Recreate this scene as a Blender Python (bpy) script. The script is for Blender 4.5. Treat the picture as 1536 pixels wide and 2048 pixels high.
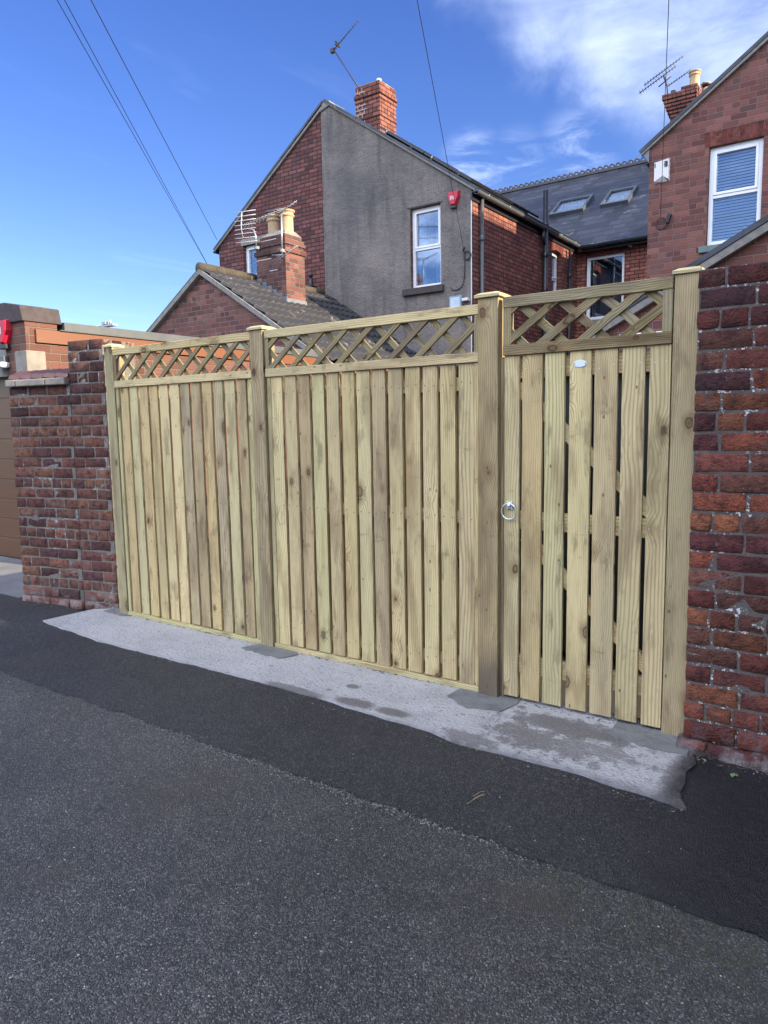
import bpy, bmesh, math, random
from mathutils import Vector, Matrix, noise
random.seed(7)
S = bpy.context.scene
COL = S.collection
for o in list(bpy.data.objects): bpy.data.objects.remove(o)

# ---------------- camera ----------------
yaw, pitch, roll = 0.6134555, 0.1201376, -0.016856
fw = Vector((-math.sin(yaw)*math.cos(pitch), math.cos(yaw)*math.cos(pitch), -math.sin(pitch)))
rr = Vector((math.cos(yaw), math.sin(yaw), 0)); uu = rr.cross(fw)
R_ = rr*math.cos(roll) + uu*math.sin(roll); U_ = uu*math.cos(roll) - rr*math.sin(roll)
cd = bpy.data.cameras.new("camera"); cam = bpy.data.objects.new("camera", cd); COL.objects.link(cam)
cd.sensor_fit = 'VERTICAL'; cd.sensor_height = 24; cd.lens = 24*1443.6/2048
cd.clip_start = 0.05; cd.clip_end = 2000
m = Matrix((R_, U_, -fw)).transposed().to_4x4(); m.translation = Vector((0, 0, 1.45)); cam.matrix_world = m
S.camera = cam

# ---------------- sun, sky, exposure ----------------
SUNV = Vector((1, .12, .43)).normalized()
sl = bpy.data.lights.new("sun", 'SUN'); sl.energy = 4.6; sl.angle = math.radians(.5); sl.color = (1, .84, .62)
so = bpy.data.objects.new("sun", sl); COL.objects.link(so)
so.rotation_euler = SUNV.to_track_quat('Z', 'Y').to_euler()
S.view_settings.view_transform = 'Standard'; S.view_settings.look = 'None'; S.view_settings.gamma = 1
S.view_settings.exposure = 1.35

# ---------------- node helper ----------------
class NT:
    def __init__(s, nt): s.nt = nt; s.n = nt.nodes; s.l = nt.links
    def put(s, sock, v):
        if isinstance(v, bpy.types.NodeSocket): s.l.new(v, sock)
        elif v is not None:
            if isinstance(v, (tuple, list)) and len(v) == 3 and sock.type == 'RGBA': v = (*v, 1)
            sock.default_value = v
    def m(s, op, a, b=None, c=None, clamp=False):
        n = s.n.new('ShaderNodeMath'); n.operation = op; n.use_clamp = clamp
        for i, v in enumerate((a, b, c)):
            if v is not None: s.put(n.inputs[i], v)
        return n.outputs[0]
    def vm(s, op, a, b=None, out=0):
        n = s.n.new('ShaderNodeVectorMath'); n.operation = op; s.put(n.inputs[0], a)
        if b is not None:
            s.put(n.inputs[3] if op == 'SCALE' else n.inputs[1], b)
        return n.outputs[out]
    def xyz(s, x=0, y=0, z=0):
        n = s.n.new('ShaderNodeCombineXYZ')
        for i, v in enumerate((x, y, z)): s.put(n.inputs[i], v)
        return n.outputs[0]
    def sep(s, v):
        n = s.n.new('ShaderNodeSeparateXYZ'); s.put(n.inputs[0], v); return n.outputs
    def noise(s, v, scale, detail=3, rough=.55, col=False, dist=0):
        n = s.n.new('ShaderNodeTexNoise'); s.put(n.inputs['Vector'], v); n.inputs['Scale'].default_value = scale
        n.inputs['Detail'].default_value = detail; n.inputs['Roughness'].default_value = rough; n.inputs['Distortion'].default_value = dist
        return n.outputs['Color'] if col else n.outputs['Fac']
    def vor(s, v, scale, out='Distance', feature='F1', rnd=1):
        n = s.n.new('ShaderNodeTexVoronoi'); s.put(n.inputs['Vector'], v); n.inputs['Scale'].default_value = scale
        n.feature = feature; n.inputs['Randomness'].default_value = rnd
        return n.outputs[out]
    def white(s, v, col=False):
        n = s.n.new('ShaderNodeTexWhiteNoise'); s.put(n.inputs['Vector'], v); return n.outputs['Color' if col else 'Value']
    def ss(s, v, a, b, c=0., d=1.):
        n = s.n.new('ShaderNodeMapRange'); n.interpolation_type = 'SMOOTHSTEP'; s.put(n.inputs[0], v)
        for i, q in enumerate((a, b, c, d)): n.inputs[i+1].default_value = q
        return n.outputs[0]
    def lin(s, v, a, b, c=0., d=1.):
        n = s.n.new('ShaderNodeMapRange'); s.put(n.inputs[0], v)
        for i, q in enumerate((a, b, c, d)): n.inputs[i+1].default_value = q
        return n.outputs[0]
    def mix(s, f, a, b, mode='MIX'):
        n = s.n.new('ShaderNodeMix'); n.data_type = 'RGBA'; n.blend_type = mode; s.put(n.inputs[0], f); s.put(n.inputs[6], a); s.put(n.inputs[7], b)
        return n.outputs[2]
    def ramp(s, f, stops, const=False):
        n = s.n.new('ShaderNodeValToRGB'); s.put(n.inputs[0], f); e = n.color_ramp.elements
        if const: n.color_ramp.interpolation = 'CONSTANT'
        while len(e) < len(stops): e.new(.5)
        for k, (p, c) in enumerate(stops): e[k].position = p; e[k].color = (*c, 1)
        return n.outputs[0]
    def bump(s, h, strength=1, dist=.01, nrm=None):
        n = s.n.new('ShaderNodeBump'); s.put(n.inputs['Height'], h); n.inputs['Strength'].default_value = strength
        n.inputs['Distance'].default_value = dist
        if nrm is not None: s.l.new(nrm, n.inputs['Normal'])
        return n.outputs[0]

def newmat(name):
    mt = bpy.data.materials.new(name); mt.use_nodes = True; t = NT(mt.node_tree); b = mt.node_tree.nodes['Principled BSDF']
    return mt, t, b
def coords(t, kind='UV'):
    n = t.n.new('ShaderNodeTexCoord'); return n.outputs[kind]
def objrand(t):
    return t.n.new('ShaderNodeObjectInfo').outputs['Random']

# ---------------- sky ----------------
W = bpy.data.worlds.new("World"); S.world = W; W.use_nodes = True
t = NT(W.node_tree); bg = W.node_tree.nodes['Background']
sk = t.n.new('ShaderNodeTexSky'); sk.sky_type = 'NISHITA'; sk.sun_disc = False
sk.sun_elevation = math.asin(SUNV.z); sk.sun_rotation = math.atan2(SUNV.x, SUNV.y)
sk.air_density = 1.0; sk.dust_density = .7; sk.ozone_density = 3.0; sk.altitude = 50
hs = t.n.new('ShaderNodeHueSaturation'); t.l.new(sk.outputs[0], hs.inputs['Color'])
hs.inputs['Saturation'].default_value = 1.24; hs.inputs['Value'].default_value = 1.22; hs.inputs['Hue'].default_value = .523
d = coords(t, 'Generated'); x, y, z = t.sep(d)
zz = t.m('MAXIMUM', z, .05)
pv = t.xyz(t.m('DIVIDE', x, zz), t.m('DIVIDE', y, zz), 0)
w1 = t.noise(pv, 1.1, 6, .55, dist=.25)
w2 = t.noise(t.vm('MULTIPLY', pv, (2.2, .9, 1)), 1.3, 5, .55, dist=.5)
def blob(c, r, k=1.0):
    dd = t.vm('DISTANCE', d, c, out=1)
    return t.m('MULTIPLY', t.ss(dd, 0, r, 1, 0), k)
def cross(a, b_): return tuple(Vector(a).cross(Vector(b_)).normalized())
nb = cross((-.285, .89, .352), (-.432, .775, .462))      # the ragged lower-left border of the cloud bank
sd = t.vm('DOT_PRODUCT', d, nb, out=1)
f1 = t.noise(d, 7, 7, .6, dist=.3); f2 = t.noise(t.vm('MULTIPLY', d, (3, 3, 9)), 3.2, 6, .6, dist=.4)
sdn = t.m('ADD', sd, t.m('MULTIPLY', t.m('SUBTRACT', f1, .5), .16))
bank = t.ss(sdn, -.03, .10)
core = t.m('MAXIMUM', blob((-.315, .872, .375), .085, 1), t.m('MAXIMUM', blob((-.36, .84, .41), .07, .8), blob((-.26, .905, .335), .075, .9)))
dens = t.m('ADD', .33, t.m('MULTIPLY', core, .52)); dens = t.m('ADD', dens, t.m('MULTIPLY', t.m('SUBTRACT', f2, .5), .75))
front = t.m('MULTIPLY', t.ss(y, .2, .5), t.ss(z, .285, .36))
m1 = t.m('MULTIPLY', t.m('MULTIPLY', bank, dens, clamp=True), front)
wis = t.m('MULTIPLY', t.m('MAXIMUM', blob((-.445, .838, .32), .05, .9), t.m('MAXIMUM', blob((-.40, .865, .308), .06, .6), blob((-.33, .885, .325), .06, .6))), t.ss(f2, .42, .66))
m2 = t.m('MAXIMUM', blob((.3, -.75, .6), .8, 1.5), t.m('MAXIMUM', blob((-.5, -.6, .6), .7, 1.5), blob((0, -.3, .95), .5, 1.2)))
m2 = t.m('MULTIPLY', t.ss(t.m('ADD', m2, t.m('MULTIPLY', t.m('SUBTRACT', w1, .5), 1.5)), .25, 1.15), .85)
veil = t.m('MULTIPLY', t.ss(w2, .55, .85), .07)
mask = t.m('MAXIMUM', t.m('MAXIMUM', m1, t.m('MULTIPLY', wis, .6)), t.m('MAXIMUM', m2, veil), clamp=True)
bk = t.ss(y, .15, -.35)   # bright cloud added behind the camera as fill for the shaded fronts
cc = t.mix(mask, hs.outputs[0], t.mix(bk, (7.6, 8.6, 10.6), (25, 27, 32)))
t.l.new(cc, bg.inputs[0]); bg.inputs[1].default_value = .078

# ---------------- mesh helpers ----------------
class MB:
    """collects geometry, one mesh per build()"""
    def __init__(s): s.v = []; s.f = []; s.mi = []; s.col = []; s.sm = []
    def add(s, vs, fs, mi=0, col=None, smooth=False):
        o = len(s.v); s.v += [tuple(p) for p in vs]
        for f in fs: s.f.append(tuple(i+o for i in f)); s.mi.append(mi); s.col.append(col or (1, 1, 1)); s.sm.append(smooth)
        return s
    def box(s, x0, x1, y0, y1, z0, z1, M=None, mi=0, col=None):
        vs = [Vector((x, y, z)) for z in (z0, z1) for y in (y0, y1) for x in (x0, x1)]
        if M is not None: vs = [M @ v for v in vs]
        return s.add(vs, [(0,2,3,1), (4,5,7,6), (0,1,5,4), (2,6,7,3), (0,4,6,2), (1,3,7,5)], mi, col)
    def prism(s, poly, d0, d1, fn, mi=0, col=None):
        """poly in 2-D, fn(a, b, depth) -> point"""
        n = len(poly); vs = [fn(a, b, d0) for a, b in poly] + [fn(a, b, d1) for a, b in poly]
        fs = [tuple(range(n)), tuple(range(2*n-1, n-1, -1))] + [(i, (i+1) % n, n+(i+1) % n, n+i)[::-1] for i in range(n)]
        return s.add(vs, fs, mi, col)
    def tube(s, pts, r, n=8, mi=0, col=None, closed=False):
        pts = [Vector(p) for p in pts]; rs = r if isinstance(r, (list, tuple)) else [r]*len(pts); N = len(pts)
        vs = []
        for i, p in enumerate(pts):
            a = pts[(i-1) % N] if (i or closed) else p; b = pts[(i+1) % N] if (i < N-1 or closed) else p
            tt = (b-a).normalized(); q = Vector((0, 0, 1)) if abs(tt.z) < .9 else Vector((1, 0, 0))
            e1 = tt.cross(q).normalized(); e2 = tt.cross(e1)
            vs += [p + (e1*math.cos(2*math.pi*k/n) + e2*math.sin(2*math.pi*k/n))*rs[i] for k in range(n)]
        fs = []
        for i in range(N if closed else N-1):
            j = (i+1) % N
            fs += [(i*n+k, i*n+(k+1) % n, j*n+(k+1) % n, j*n+k)[::-1] for k in range(n)]
        if not closed: fs += [tuple(range(n)), tuple(range((N-1)*n, N*n))[::-1]]
        return s.add(vs, fs, mi, col, smooth=n > 5)
    def lathe(s, prof, c, n=20, mi=0, col=None):
        vs = []
        for r, z in prof: vs += [(c[0]+r*math.cos(2*math.pi*k/n), c[1]+r*math.sin(2*math.pi*k/n), c[2]+z) for k in range(n)]
        fs = []
        for i in range(len(prof)-1): fs += [(i*n+k, i*n+(k+1) % n, (i+1)*n+(k+1) % n, (i+1)*n+k) for k in range(n)]
        fs += [tuple(range(n))[::-1], tuple(range((len(prof)-1)*n, len(prof)*n))]
        return s.add(vs, fs, mi, col, smooth=True)
    def build(s, name, mats, parent=None, loc=(0, 0, 0), bevel=0, swap=False, uvoff=(0, 0), seg=2, fixn=False):
        me = bpy.data.meshes.new(name); L = Vector(loc)
        me.from_pydata([tuple(Vector(v)-L) for v in s.v], [], s.f); me.update()
        if fixn:
            bm = bmesh.new(); bm.from_mesh(me); bmesh.ops.recalc_face_normals(bm, faces=bm.faces); bm.to_mesh(me); bm.free()
        me.uv_layers.new(name='UVMap'); me.color_attributes.new('tint', 'FLOAT_COLOR', 'CORNER')
        uvl = [0.0]*(2*len(me.loops)); cal = [1.0]*(4*len(me.loops)); flip_cols = s.col; mlv = [Vector(v.co) + L for v in me.vertices]
        for p in me.polygons:
            n = p.normal
            if abs(n.z) > .985: tt = Vector((1, 0, 0)); bb = Vector((0, 1, 0))
            else: tt = Vector((0, 0, 1)).cross(n).normalized(); bb = n.cross(tt)
            # flip so that u keeps increasing the same way on opposite faces
            c = s.col[p.index]
            for li in p.loop_indices:
                w = mlv[me.loops[li].vertex_index]
                a, b = w.dot(tt), w.dot(bb)
                if swap: a, b = b, a
                uvl[2*li] = a+uvoff[0]; uvl[2*li+1] = b+uvoff[1]; cal[4*li:4*li+3] = c
            p.material_index = s.mi[p.index]; p.use_smooth = s.sm[p.index]
        me.uv_layers['UVMap'].data.foreach_set('uv', uvl); me.color_attributes['tint'].data.foreach_set('color', cal)
        for mt in (mats if isinstance(mats, (list, tuple)) else [mats]): me.materials.append(mt)
        o = bpy.data.objects.new(name, me); COL.objects.link(o); o.location = L
        if parent is not None: par(o, parent)
        if bevel:
            bv = o.modifiers.new('bevel', 'BEVEL'); bv.width = bevel; bv.segments = seg; bv.limit_method = 'ANGLE'; bv.angle_limit = math.radians(40); bv.harden_normals = False
        return o
def gpos(o):
    p = Vector(o.location)
    while o.parent: o = o.parent; p += Vector(o.location)
    return p
def par(o, parent):
    g = Vector(o.location); o.parent = parent; o.location = g - gpos(parent)
def thing(name, label, cat, loc=(0, 0, 0), group=None):
    o = bpy.data.objects.new(name, None); COL.objects.link(o); o.location = loc; o.empty_display_size = .2
    return tag(o, label, cat, group)
def tag(o, label, cat=None, group=None):
    o['label'] = label
    if cat: o['category'] = cat
    if group: o['group'] = group
    return o
def structure(o, kind='structure'): o['kind'] = kind; return o
def clip(poly, a, b, c):
    """keep a*x+b*y<=c"""
    out = []
    for i in range(len(poly)):
        p, q = poly[i], poly[(i+1) % len(poly)]; dp, dq = a*p[0]+b*p[1]-c, a*q[0]+b*q[1]-c
        if dp <= 0: out.append(p)
        if dp*dq < 0: k = dp/(dp-dq); out.append((p[0]+(q[0]-p[0])*k, p[1]+(q[1]-p[1])*k))
    return out
def wall_poly(mb, poly, holes, d0, d1, fn, mi=0):
    xs = sorted({min(p[0] for p in poly), max(p[0] for p in poly)} | {h[0] for h in holes} | {h[1] for h in holes})
    for xa, xb in zip(xs, xs[1:]):
        strip = clip(clip(poly, 1, 0, xb), -1, 0, -xa)
        hs_ = sorted([h for h in holes if h[0] < (xa+xb)/2 < h[1]], key=lambda h: h[2]); cur = strip
        for h in hs_:
            low = clip(cur, 0, 1, h[2]); cur = clip(cur, 0, -1, -h[3])
            if len(low) > 2: mb.prism(low, d0, d1, fn, mi)
        if len(cur) > 2: mb.prism(cur, d0, d1, fn, mi)

# ---------------- materials ----------------
def rgbf(c): return c
def mat_brick(name, pal, mortar, ch=.0836, bw=.235, joint=.011, soot=.5, sootcol=(.03, .028, .03), efflo=.0, bumpd=.008, mjit=.0):
    mt, t, b = newmat(name); uv = coords(t)
    nz = t.noise(uv, 14, 2, .5, col=True); uvd = t.vm('ADD', uv, t.vm('SCALE', t.vm('SUBTRACT', nz, (.5, .5, .5)), .007))
    u, v, _ = t.sep(uvd); r = t.m('DIVIDE', v, ch); row = t.m('FLOOR', r); fv = t.m('FRACT', r)
    header = t.m('LESS_THAN', t.m('MODULO', t.m('ADD', row, 400), 4), .5)
    bwr = t.m('SUBTRACT', bw, t.m('MULTIPLY', header, bw*.5))
    jit = t.m('MULTIPLY', t.white(t.xyz(row, 3.3, 0)), .12)
    cu = t.m('ADD', t.m('DIVIDE', u, bwr), t.m('ADD', t.m('MULTIPLY', t.m('MODULO', t.m('ADD', row, 400), 2), .5), jit))
    colm = t.m('FLOOR', cu); fu = t.m('FRACT', cu)
    du = t.m('MULTIPLY', t.m('MINIMUM', fu, t.m('SUBTRACT', 1, fu)), bwr); dv = t.m('MULTIPLY', t.m('MINIMUM', fv, t.m('SUBTRACT', 1, fv)), ch)
    dd = t.m('MINIMUM', du, dv); fn = t.noise(uv, 70, 3, .6)
    de = t.m('ADD', dd, t.m('MULTIPLY', t.m('SUBTRACT', fn, .5), .006))
    mask = t.ss(de, joint*.5-.0015, joint*.5+.0025)
    rnd = t.white(t.xyz(colm, row, 1.7)); rnd2 = t.white(t.xyz(colm, row, 9.1))
    bc = t.ramp(rnd, pal)
    bc = t.mix(t.m('MULTIPLY', t.ss(fn, .35, .75), .5), bc, (.05, .035, .035))
    bc = t.mix(1, bc, t.ramp(rnd2, [(0, (.75, .75, .75)), (1, (1.15, 1.12, 1.1))]), 'MULTIPLY')
    mcol = t.mix(t.noise(uv, 9, 4, .6), mortar, tuple(c*.55 for c in mortar))
    c = t.mix(mask, mcol, bc)
    lo = t.noise(uv, .9, 5, .6)
    c = t.mix(t.m('MULTIPLY', t.ss(lo, .45, .75), soot), c, sootcol)
    if efflo:
        e = t.m('MULTIPLY', t.ss(t.noise(uv, 5, 5, .65), .60, .74), efflo); c = t.mix(e, c, (.45, .42, .42))
    t.l.new(c, b.inputs['Base Color']); b.inputs['Roughness'].default_value = .92; b.inputs['Specular IOR Level'].default_value = .25
    h = t.m('ADD', t.m('MULTIPLY', mask, .8), t.m('MULTIPLY', fn, .35))
    t.l.new(t.bump(h, 1, bumpd), b.inputs['Normal']); return mt
PAL_A = [(0, (.11, .045, .045)), (.3, (.18, .065, .058)), (.6, (.235, .09, .075)), (.85, (.20, .08, .07)), (1, (.12, .06, .06))]
M_brick = mat_brick('house brick', PAL_A, (.045, .037, .038), soot=.55, joint=.016)
M_brick_dark = mat_brick('house brick black joints', [(0, (.19, .07, .055)), (.4, (.29, .10, .072)), (.8, (.36, .135, .09)), (1, (.24, .095, .075))], (.028, .024, .025), soot=.35, joint=.014, ch=.0836, bw=.215)
M_brick_pink = mat_brick('neighbour brick pale joints', bw=.222, pal=[(0, (.14, .056, .05)), (.35, (.20, .08, .065)), (.7, (.25, .105, .08)), (1, (.11, .06, .055))], mortar=(.25, .18, .165), soot=.5, joint=.009)
M_brick_old = mat_brick('old brick', [(0, (.11, .045, .042)), (.5, (.19, .075, .062)), (1, (.25, .11, .085))], (.20, .17, .15), soot=.55, joint=.014, efflo=.3)
M_brick_orange = mat_brick('garage brick', [(0, (.14, .065, .05)), (.5, (.20, .09, .065)), (1, (.165, .08, .06))], (.20, .165, .14), soot=.35)

def mat_plain(name, col, rough=.5, metal=0, spec=.5, nvar=.0, nscale=30, bumps=0, coat=0):
    mt, t, b = newmat(name); b.inputs['Roughness'].default_value = rough; b.inputs['Metallic'].default_value = metal
    b.inputs['Specular IOR Level'].default_value = spec; b.inputs['Coat Weight'].default_value = coat
    v = coords(t, 'Object'); n = t.noise(v, nscale, 4, .6)
    if nvar: t.l.new(t.mix(t.m('MULTIPLY', t.ss(n, .35, .75), nvar), col, tuple(c*.35 for c in col)), b.inputs['Base Color'])
    else: b.inputs['Base Color'].default_value = (*col, 1)
    if bumps: t.l.new(t.bump(n, 1, bumps), b.inputs['Normal'])
    return mt
M_upvc = mat_plain('white upvc', (.78, .79, .80), .3, nvar=.12, nscale=4)
M_black = mat_plain('black cast iron', (.018, .02, .024), .35, nvar=.3)
M_blackpl = mat_plain('black plastic', (.02, .02, .022), .4)
M_wire = mat_plain('cable', (.02, .02, .025), .6)
M_alu = mat_plain('weathered aluminium', (.42, .43, .42), .4, .6, nvar=.3)
M_aludark = mat_plain('dull aluminium', (.035, .032, .04), .5, .2, nvar=.3)
M_zinc = mat_plain('galvanised steel', (.75, .80, .86), .28, .7)
M_lead = mat_plain('lead flashing', (.17, .19, .22), .6, .2, nvar=.4, nscale=8)
M_pot = mat_plain('buff clay pot', (.50, .35, .20), .8, nvar=.35, nscale=12, bumps=.003)
M_red = mat_plain('red plastic', (.50, .012, .035), .35, nvar=.15)
M_whitepl = mat_plain('white plastic', (.68, .66, .66), .4, nvar=.2)
M_stone = mat_plain('sandstone', (.26, .235, .20), .9, nvar=.5, nscale=9, bumps=.006)
M_sillst = mat_plain('dark stone sill', (.07, .055, .055), .9, nvar=.5, nscale=14, bumps=.004)
M_fascia = mat_plain('grey trim', (.10, .11, .115), .45, nvar=.35, nscale=5)
M_blind = mat_plain('blind', (.88, .90, .94), .7)
M_room = mat_plain('dim room', (.10, .12, .16), .9)
M_panel = mat_plain('solar cell', (.01, .013, .03), .12)
M_mortar = mat_plain('mortar', (.17, .145, .13), .95, nvar=.6, nscale=40, bumps=.006)
M_greycon = mat_plain('grey flaunching', (.23, .22, .20), .95, nvar=.5, nscale=12, bumps=.008)
M_leaf = mat_plain('leaf', (.10, .14, .05), .6)
M_straw = mat_plain('straw', (.40, .33, .18), .8)
M_red_tile = mat_plain('red ridge tile', (.26, .075, .05), .85, nvar=.4, nscale=9, bumps=.004)
M_navy = mat_plain('dull red coping tile', (.10, .045, .042), .6, nvar=.5, nscale=14, bumps=.003)

mt, t, b = newmat('window glass'); M_glass = mt
out = [n for n in t.n if n.type == 'OUTPUT_MATERIAL'][0]
gl = t.n.new('ShaderNodeBsdfGlossy'); gl.inputs['Roughness'].default_value = .02; gl.inputs['Color'].default_value = (.85, .93, 1, 1)
tr = t.n.new('ShaderNodeBsdfTransparent'); tr.inputs[0].default_value = (.90, .95, 1, 1)
fr = t.n.new('ShaderNodeFresnel'); fr.inputs['IOR'].default_value = 1.9
nn = t.noise(coords(t, 'Object'), 1.7, 2, .5); bnode = t.bump(nn, .05, .02); t.l.new(bnode, gl.inputs['Normal'])
ms = t.n.new('ShaderNodeMixShader'); t.l.new(t.m('ADD', t.m('MULTIPLY', fr.outputs[0], .8), .10, clamp=True), ms.inputs[0]); t.l.new(tr.outputs[0], ms.inputs[1]); t.l.new(gl.outputs[0], ms.inputs[2])
t.l.new(ms.outputs[0], out.inputs[0])

# render (roughcast) wall
mt, t, b = newmat('grey render'); M_render = mt; v = coords(t)
u_, v_, _ = t.sep(v)
big = t.noise(v, .7, 6, .62); st = t.noise(t.vm('MULTIPLY', v, (3.0, .35, 1)), 1.6, 5, .6); fine = t.noise(v, 45, 4, .7)
c = t.mix(t.ss(big, .32, .68), (.30, .255, .22), (.135, .125, .125)); c = t.mix(t.m('MULTIPLY', t.ss(st, .45, .7), .60), c, (.085, .078, .076))
c = t.mix(t.m('MULTIPLY', t.ss(t.noise(v, 2.3, 5, .6), .55, .75), .35), c, (.20, .17, .14))
c = t.mix(t.m('MULTIPLY', t.ss(fine, .48, .62), .50), c, (.045, .043, .046)); c = t.mix(t.m('MULTIPLY', t.ss(t.noise(v, 16, 2, .5), .73, .78), .6), c, (.35, .34, .33))
t.l.new(c, b.inputs['Base Color']); b.inputs['Roughness'].default_value = .95
t.l.new(t.bump(t.m('ADD', fine, t.m('MULTIPLY', t.noise(v, 9, 3, .6), 1.2)), 1, .03), b.inputs['Normal'])

# slates
mt, t, b = newmat('wet slate'); M_slate = mt; v = coords(t)
u, w, _ = t.sep(t.vm('ADD', v, t.vm('SCALE', t.noise(v, 6, 2, .5, col=True), .012)))
r = t.m('DIVIDE', w, .29); row = t.m('FLOOR', r); fv = t.m('FRACT', r)
cu = t.m('ADD', t.m('DIVIDE', u, .30), t.m('MULTIPLY', t.m('MODULO', t.m('ADD', row, 500), 2), .5)); cm = t.m('FLOOR', cu); fu = t.m('FRACT', cu)
rn = t.white(t.xyz(cm, row, 2)); c = t.ramp(rn, [(0, (.008, .012, .024)), (.5, (.014, .019, .034)), (1, (.030, .038, .060))])
gap = t.m('MAXIMUM', t.ss(fv, .0, .30, 1, 0), t.ss(t.m('MINIMUM', fu, t.m('SUBTRACT', 1, fu)), 0, .03, .8, 0)); c = t.mix(gap, c, (.008, .008, .01))
li = t.m('MULTIPLY', t.ss(t.noise(v, 2.2, 5, .7), .60, .72), t.ss(fv, .08, .35)); c = t.mix(t.m('MULTIPLY', li, .55), c, (.32, .32, .34))
t.l.new(c, b.inputs['Base Color']); b.inputs['Roughness'].default_value = .5
t.l.new(t.bump(t.m('ADD', t.m('SUBTRACT', 1, fv), t.m('MULTIPLY', rn, .4)), 1, .03), b.inputs['Normal'])

# concrete roof tile with pale streaks down the slope
mt, t, b = newmat('mossy concrete tile'); M_tile = mt; v = coords(t, 'Object')
n1 = t.noise(v, 3, 5, .65); n2 = t.noise(t.vm('MULTIPLY', v, (1, 6, 1)), 2.6, 5, .7)
c = t.mix(n1, (.042, .041, .042), (.018, .018, .02)); c = t.mix(t.m('MULTIPLY', t.ss(n2, .60, .70), .6), c, (.40, .39, .37))
c = t.mix(t.m('MULTIPLY', t.ss(t.noise(v, 1.4, 4, .6), .55, .75), .25), c, (.05, .045, .03))
t.l.new(c, b.inputs['Base Color']); b.inputs['Roughness'].default_value = .6; t.l.new(t.bump(t.noise(v, 60, 3, .6), 1, .004), b.inputs['Normal'])

# near-wall bricks (per brick tint from the mesh)
def mat_nearbrick(name, soot, splash, white_low=0):
    mt, t, b = newmat(name); v = coords(t, 'Object'); at = t.n.new('ShaderNodeAttribute'); at.attribute_name = 'tint'
    n1 = t.noise(v, 22, 5, .65); n2 = t.noise(v, 90, 4, .7); n3 = t.noise(v, 2.6, 5, .62)
    c = t.mix(t.m('MULTIPLY', t.ss(n1, .42, .68), .65), at.outputs['Color'], (.045, .025, .028))
    c = t.mix(t.m('MULTIPLY', t.ss(n2, .58, .8), .35), c, (.34, .17, .13))
    c = t.mix(t.m('MULTIPLY', t.ss(n3, .45, .68), soot), c, (.028, .022, .026))
    z = t.sep(v)[2]
    c = t.mix(t.m('MULTIPLY', t.ss(t.m('ADD', z, t.m('MULTIPLY', n3, -.6)), 1.25, 1.75), soot), c, (.03, .024, .03))
    smear = t.m('MULTIPLY', t.ss(t.noise(v, 13, 5, .7), .56, .68), t.ss(t.noise(v, 2.2, 3, .5), .42, .6)); c = t.mix(t.m('MULTIPLY', smear, .45), c, (.21, .165, .15)); w = t.ss(t.noise(v, 34, 4, .75), .67, .72); w = t.m('MULTIPLY', w, t.ss(t.noise(v, 3.1, 3, .6), .5, .62)); c = t.mix(t.m('MULTIPLY', w, splash), c, (.66, .64, .62))
    if white_low:
        lo = t.m('MULTIPLY', t.ss(t.m('ADD', z, t.m('MULTIPLY', t.noise(v, 7, 4, .6), .35)), .16, .42, 1, 0), t.ss(t.noise(v, 11, 4, .6), .42, .62)); c = t.mix(t.m('MULTIPLY', lo, white_low), c, (.50, .43, .42))
    t.l.new(c, b.inputs['Base Color']); b.inputs['Roughness'].default_value = .95; b.inputs['Specular IOR Level'].default_value = .12
    t.l.new(t.bump(t.m('ADD', t.m('MULTIPLY', n2, 1.5), t.m('MULTIPLY', n1, 1.6)), 1, .018), b.inputs['Normal']); return mt
M_near = mat_nearbrick('weathered red brick', .48, .95, .45)
M_nearl = mat_nearbrick('weathered brick dusty', .28, .6, .6)
def mat_mortar(name, splash, col=(.15, .125, .115)):
    mt, t, b = newmat(name); v = coords(t, 'Object'); n1 = t.noise(v, 30, 5, .7); n3 = t.noise(v, 3, 4, .6)
    c = t.mix(n1, col, tuple(q*.35 for q in col)); c = t.mix(t.m('MULTIPLY', t.ss(n3, .5, .7), .5), c, (.04, .036, .036))
    w = t.m('MULTIPLY', t.ss(t.noise(v, 42, 4, .75), .56, .60), t.ss(t.noise(v, 3.1, 3, .6), .46, .58)); c = t.mix(t.m('MULTIPLY', w, splash), c, (.70, .69, .67))
    t.l.new(c, b.inputs['Base Color']); b.inputs['Roughness'].default_value = .95; t.l.new(t.bump(n1, 1, .012), b.inputs['Normal']); return mt
M_mort_r = mat_mortar('dark mortar', .95); M_mort_l = mat_mortar('buff mortar', .4, (.24, .215, .185))

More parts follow.
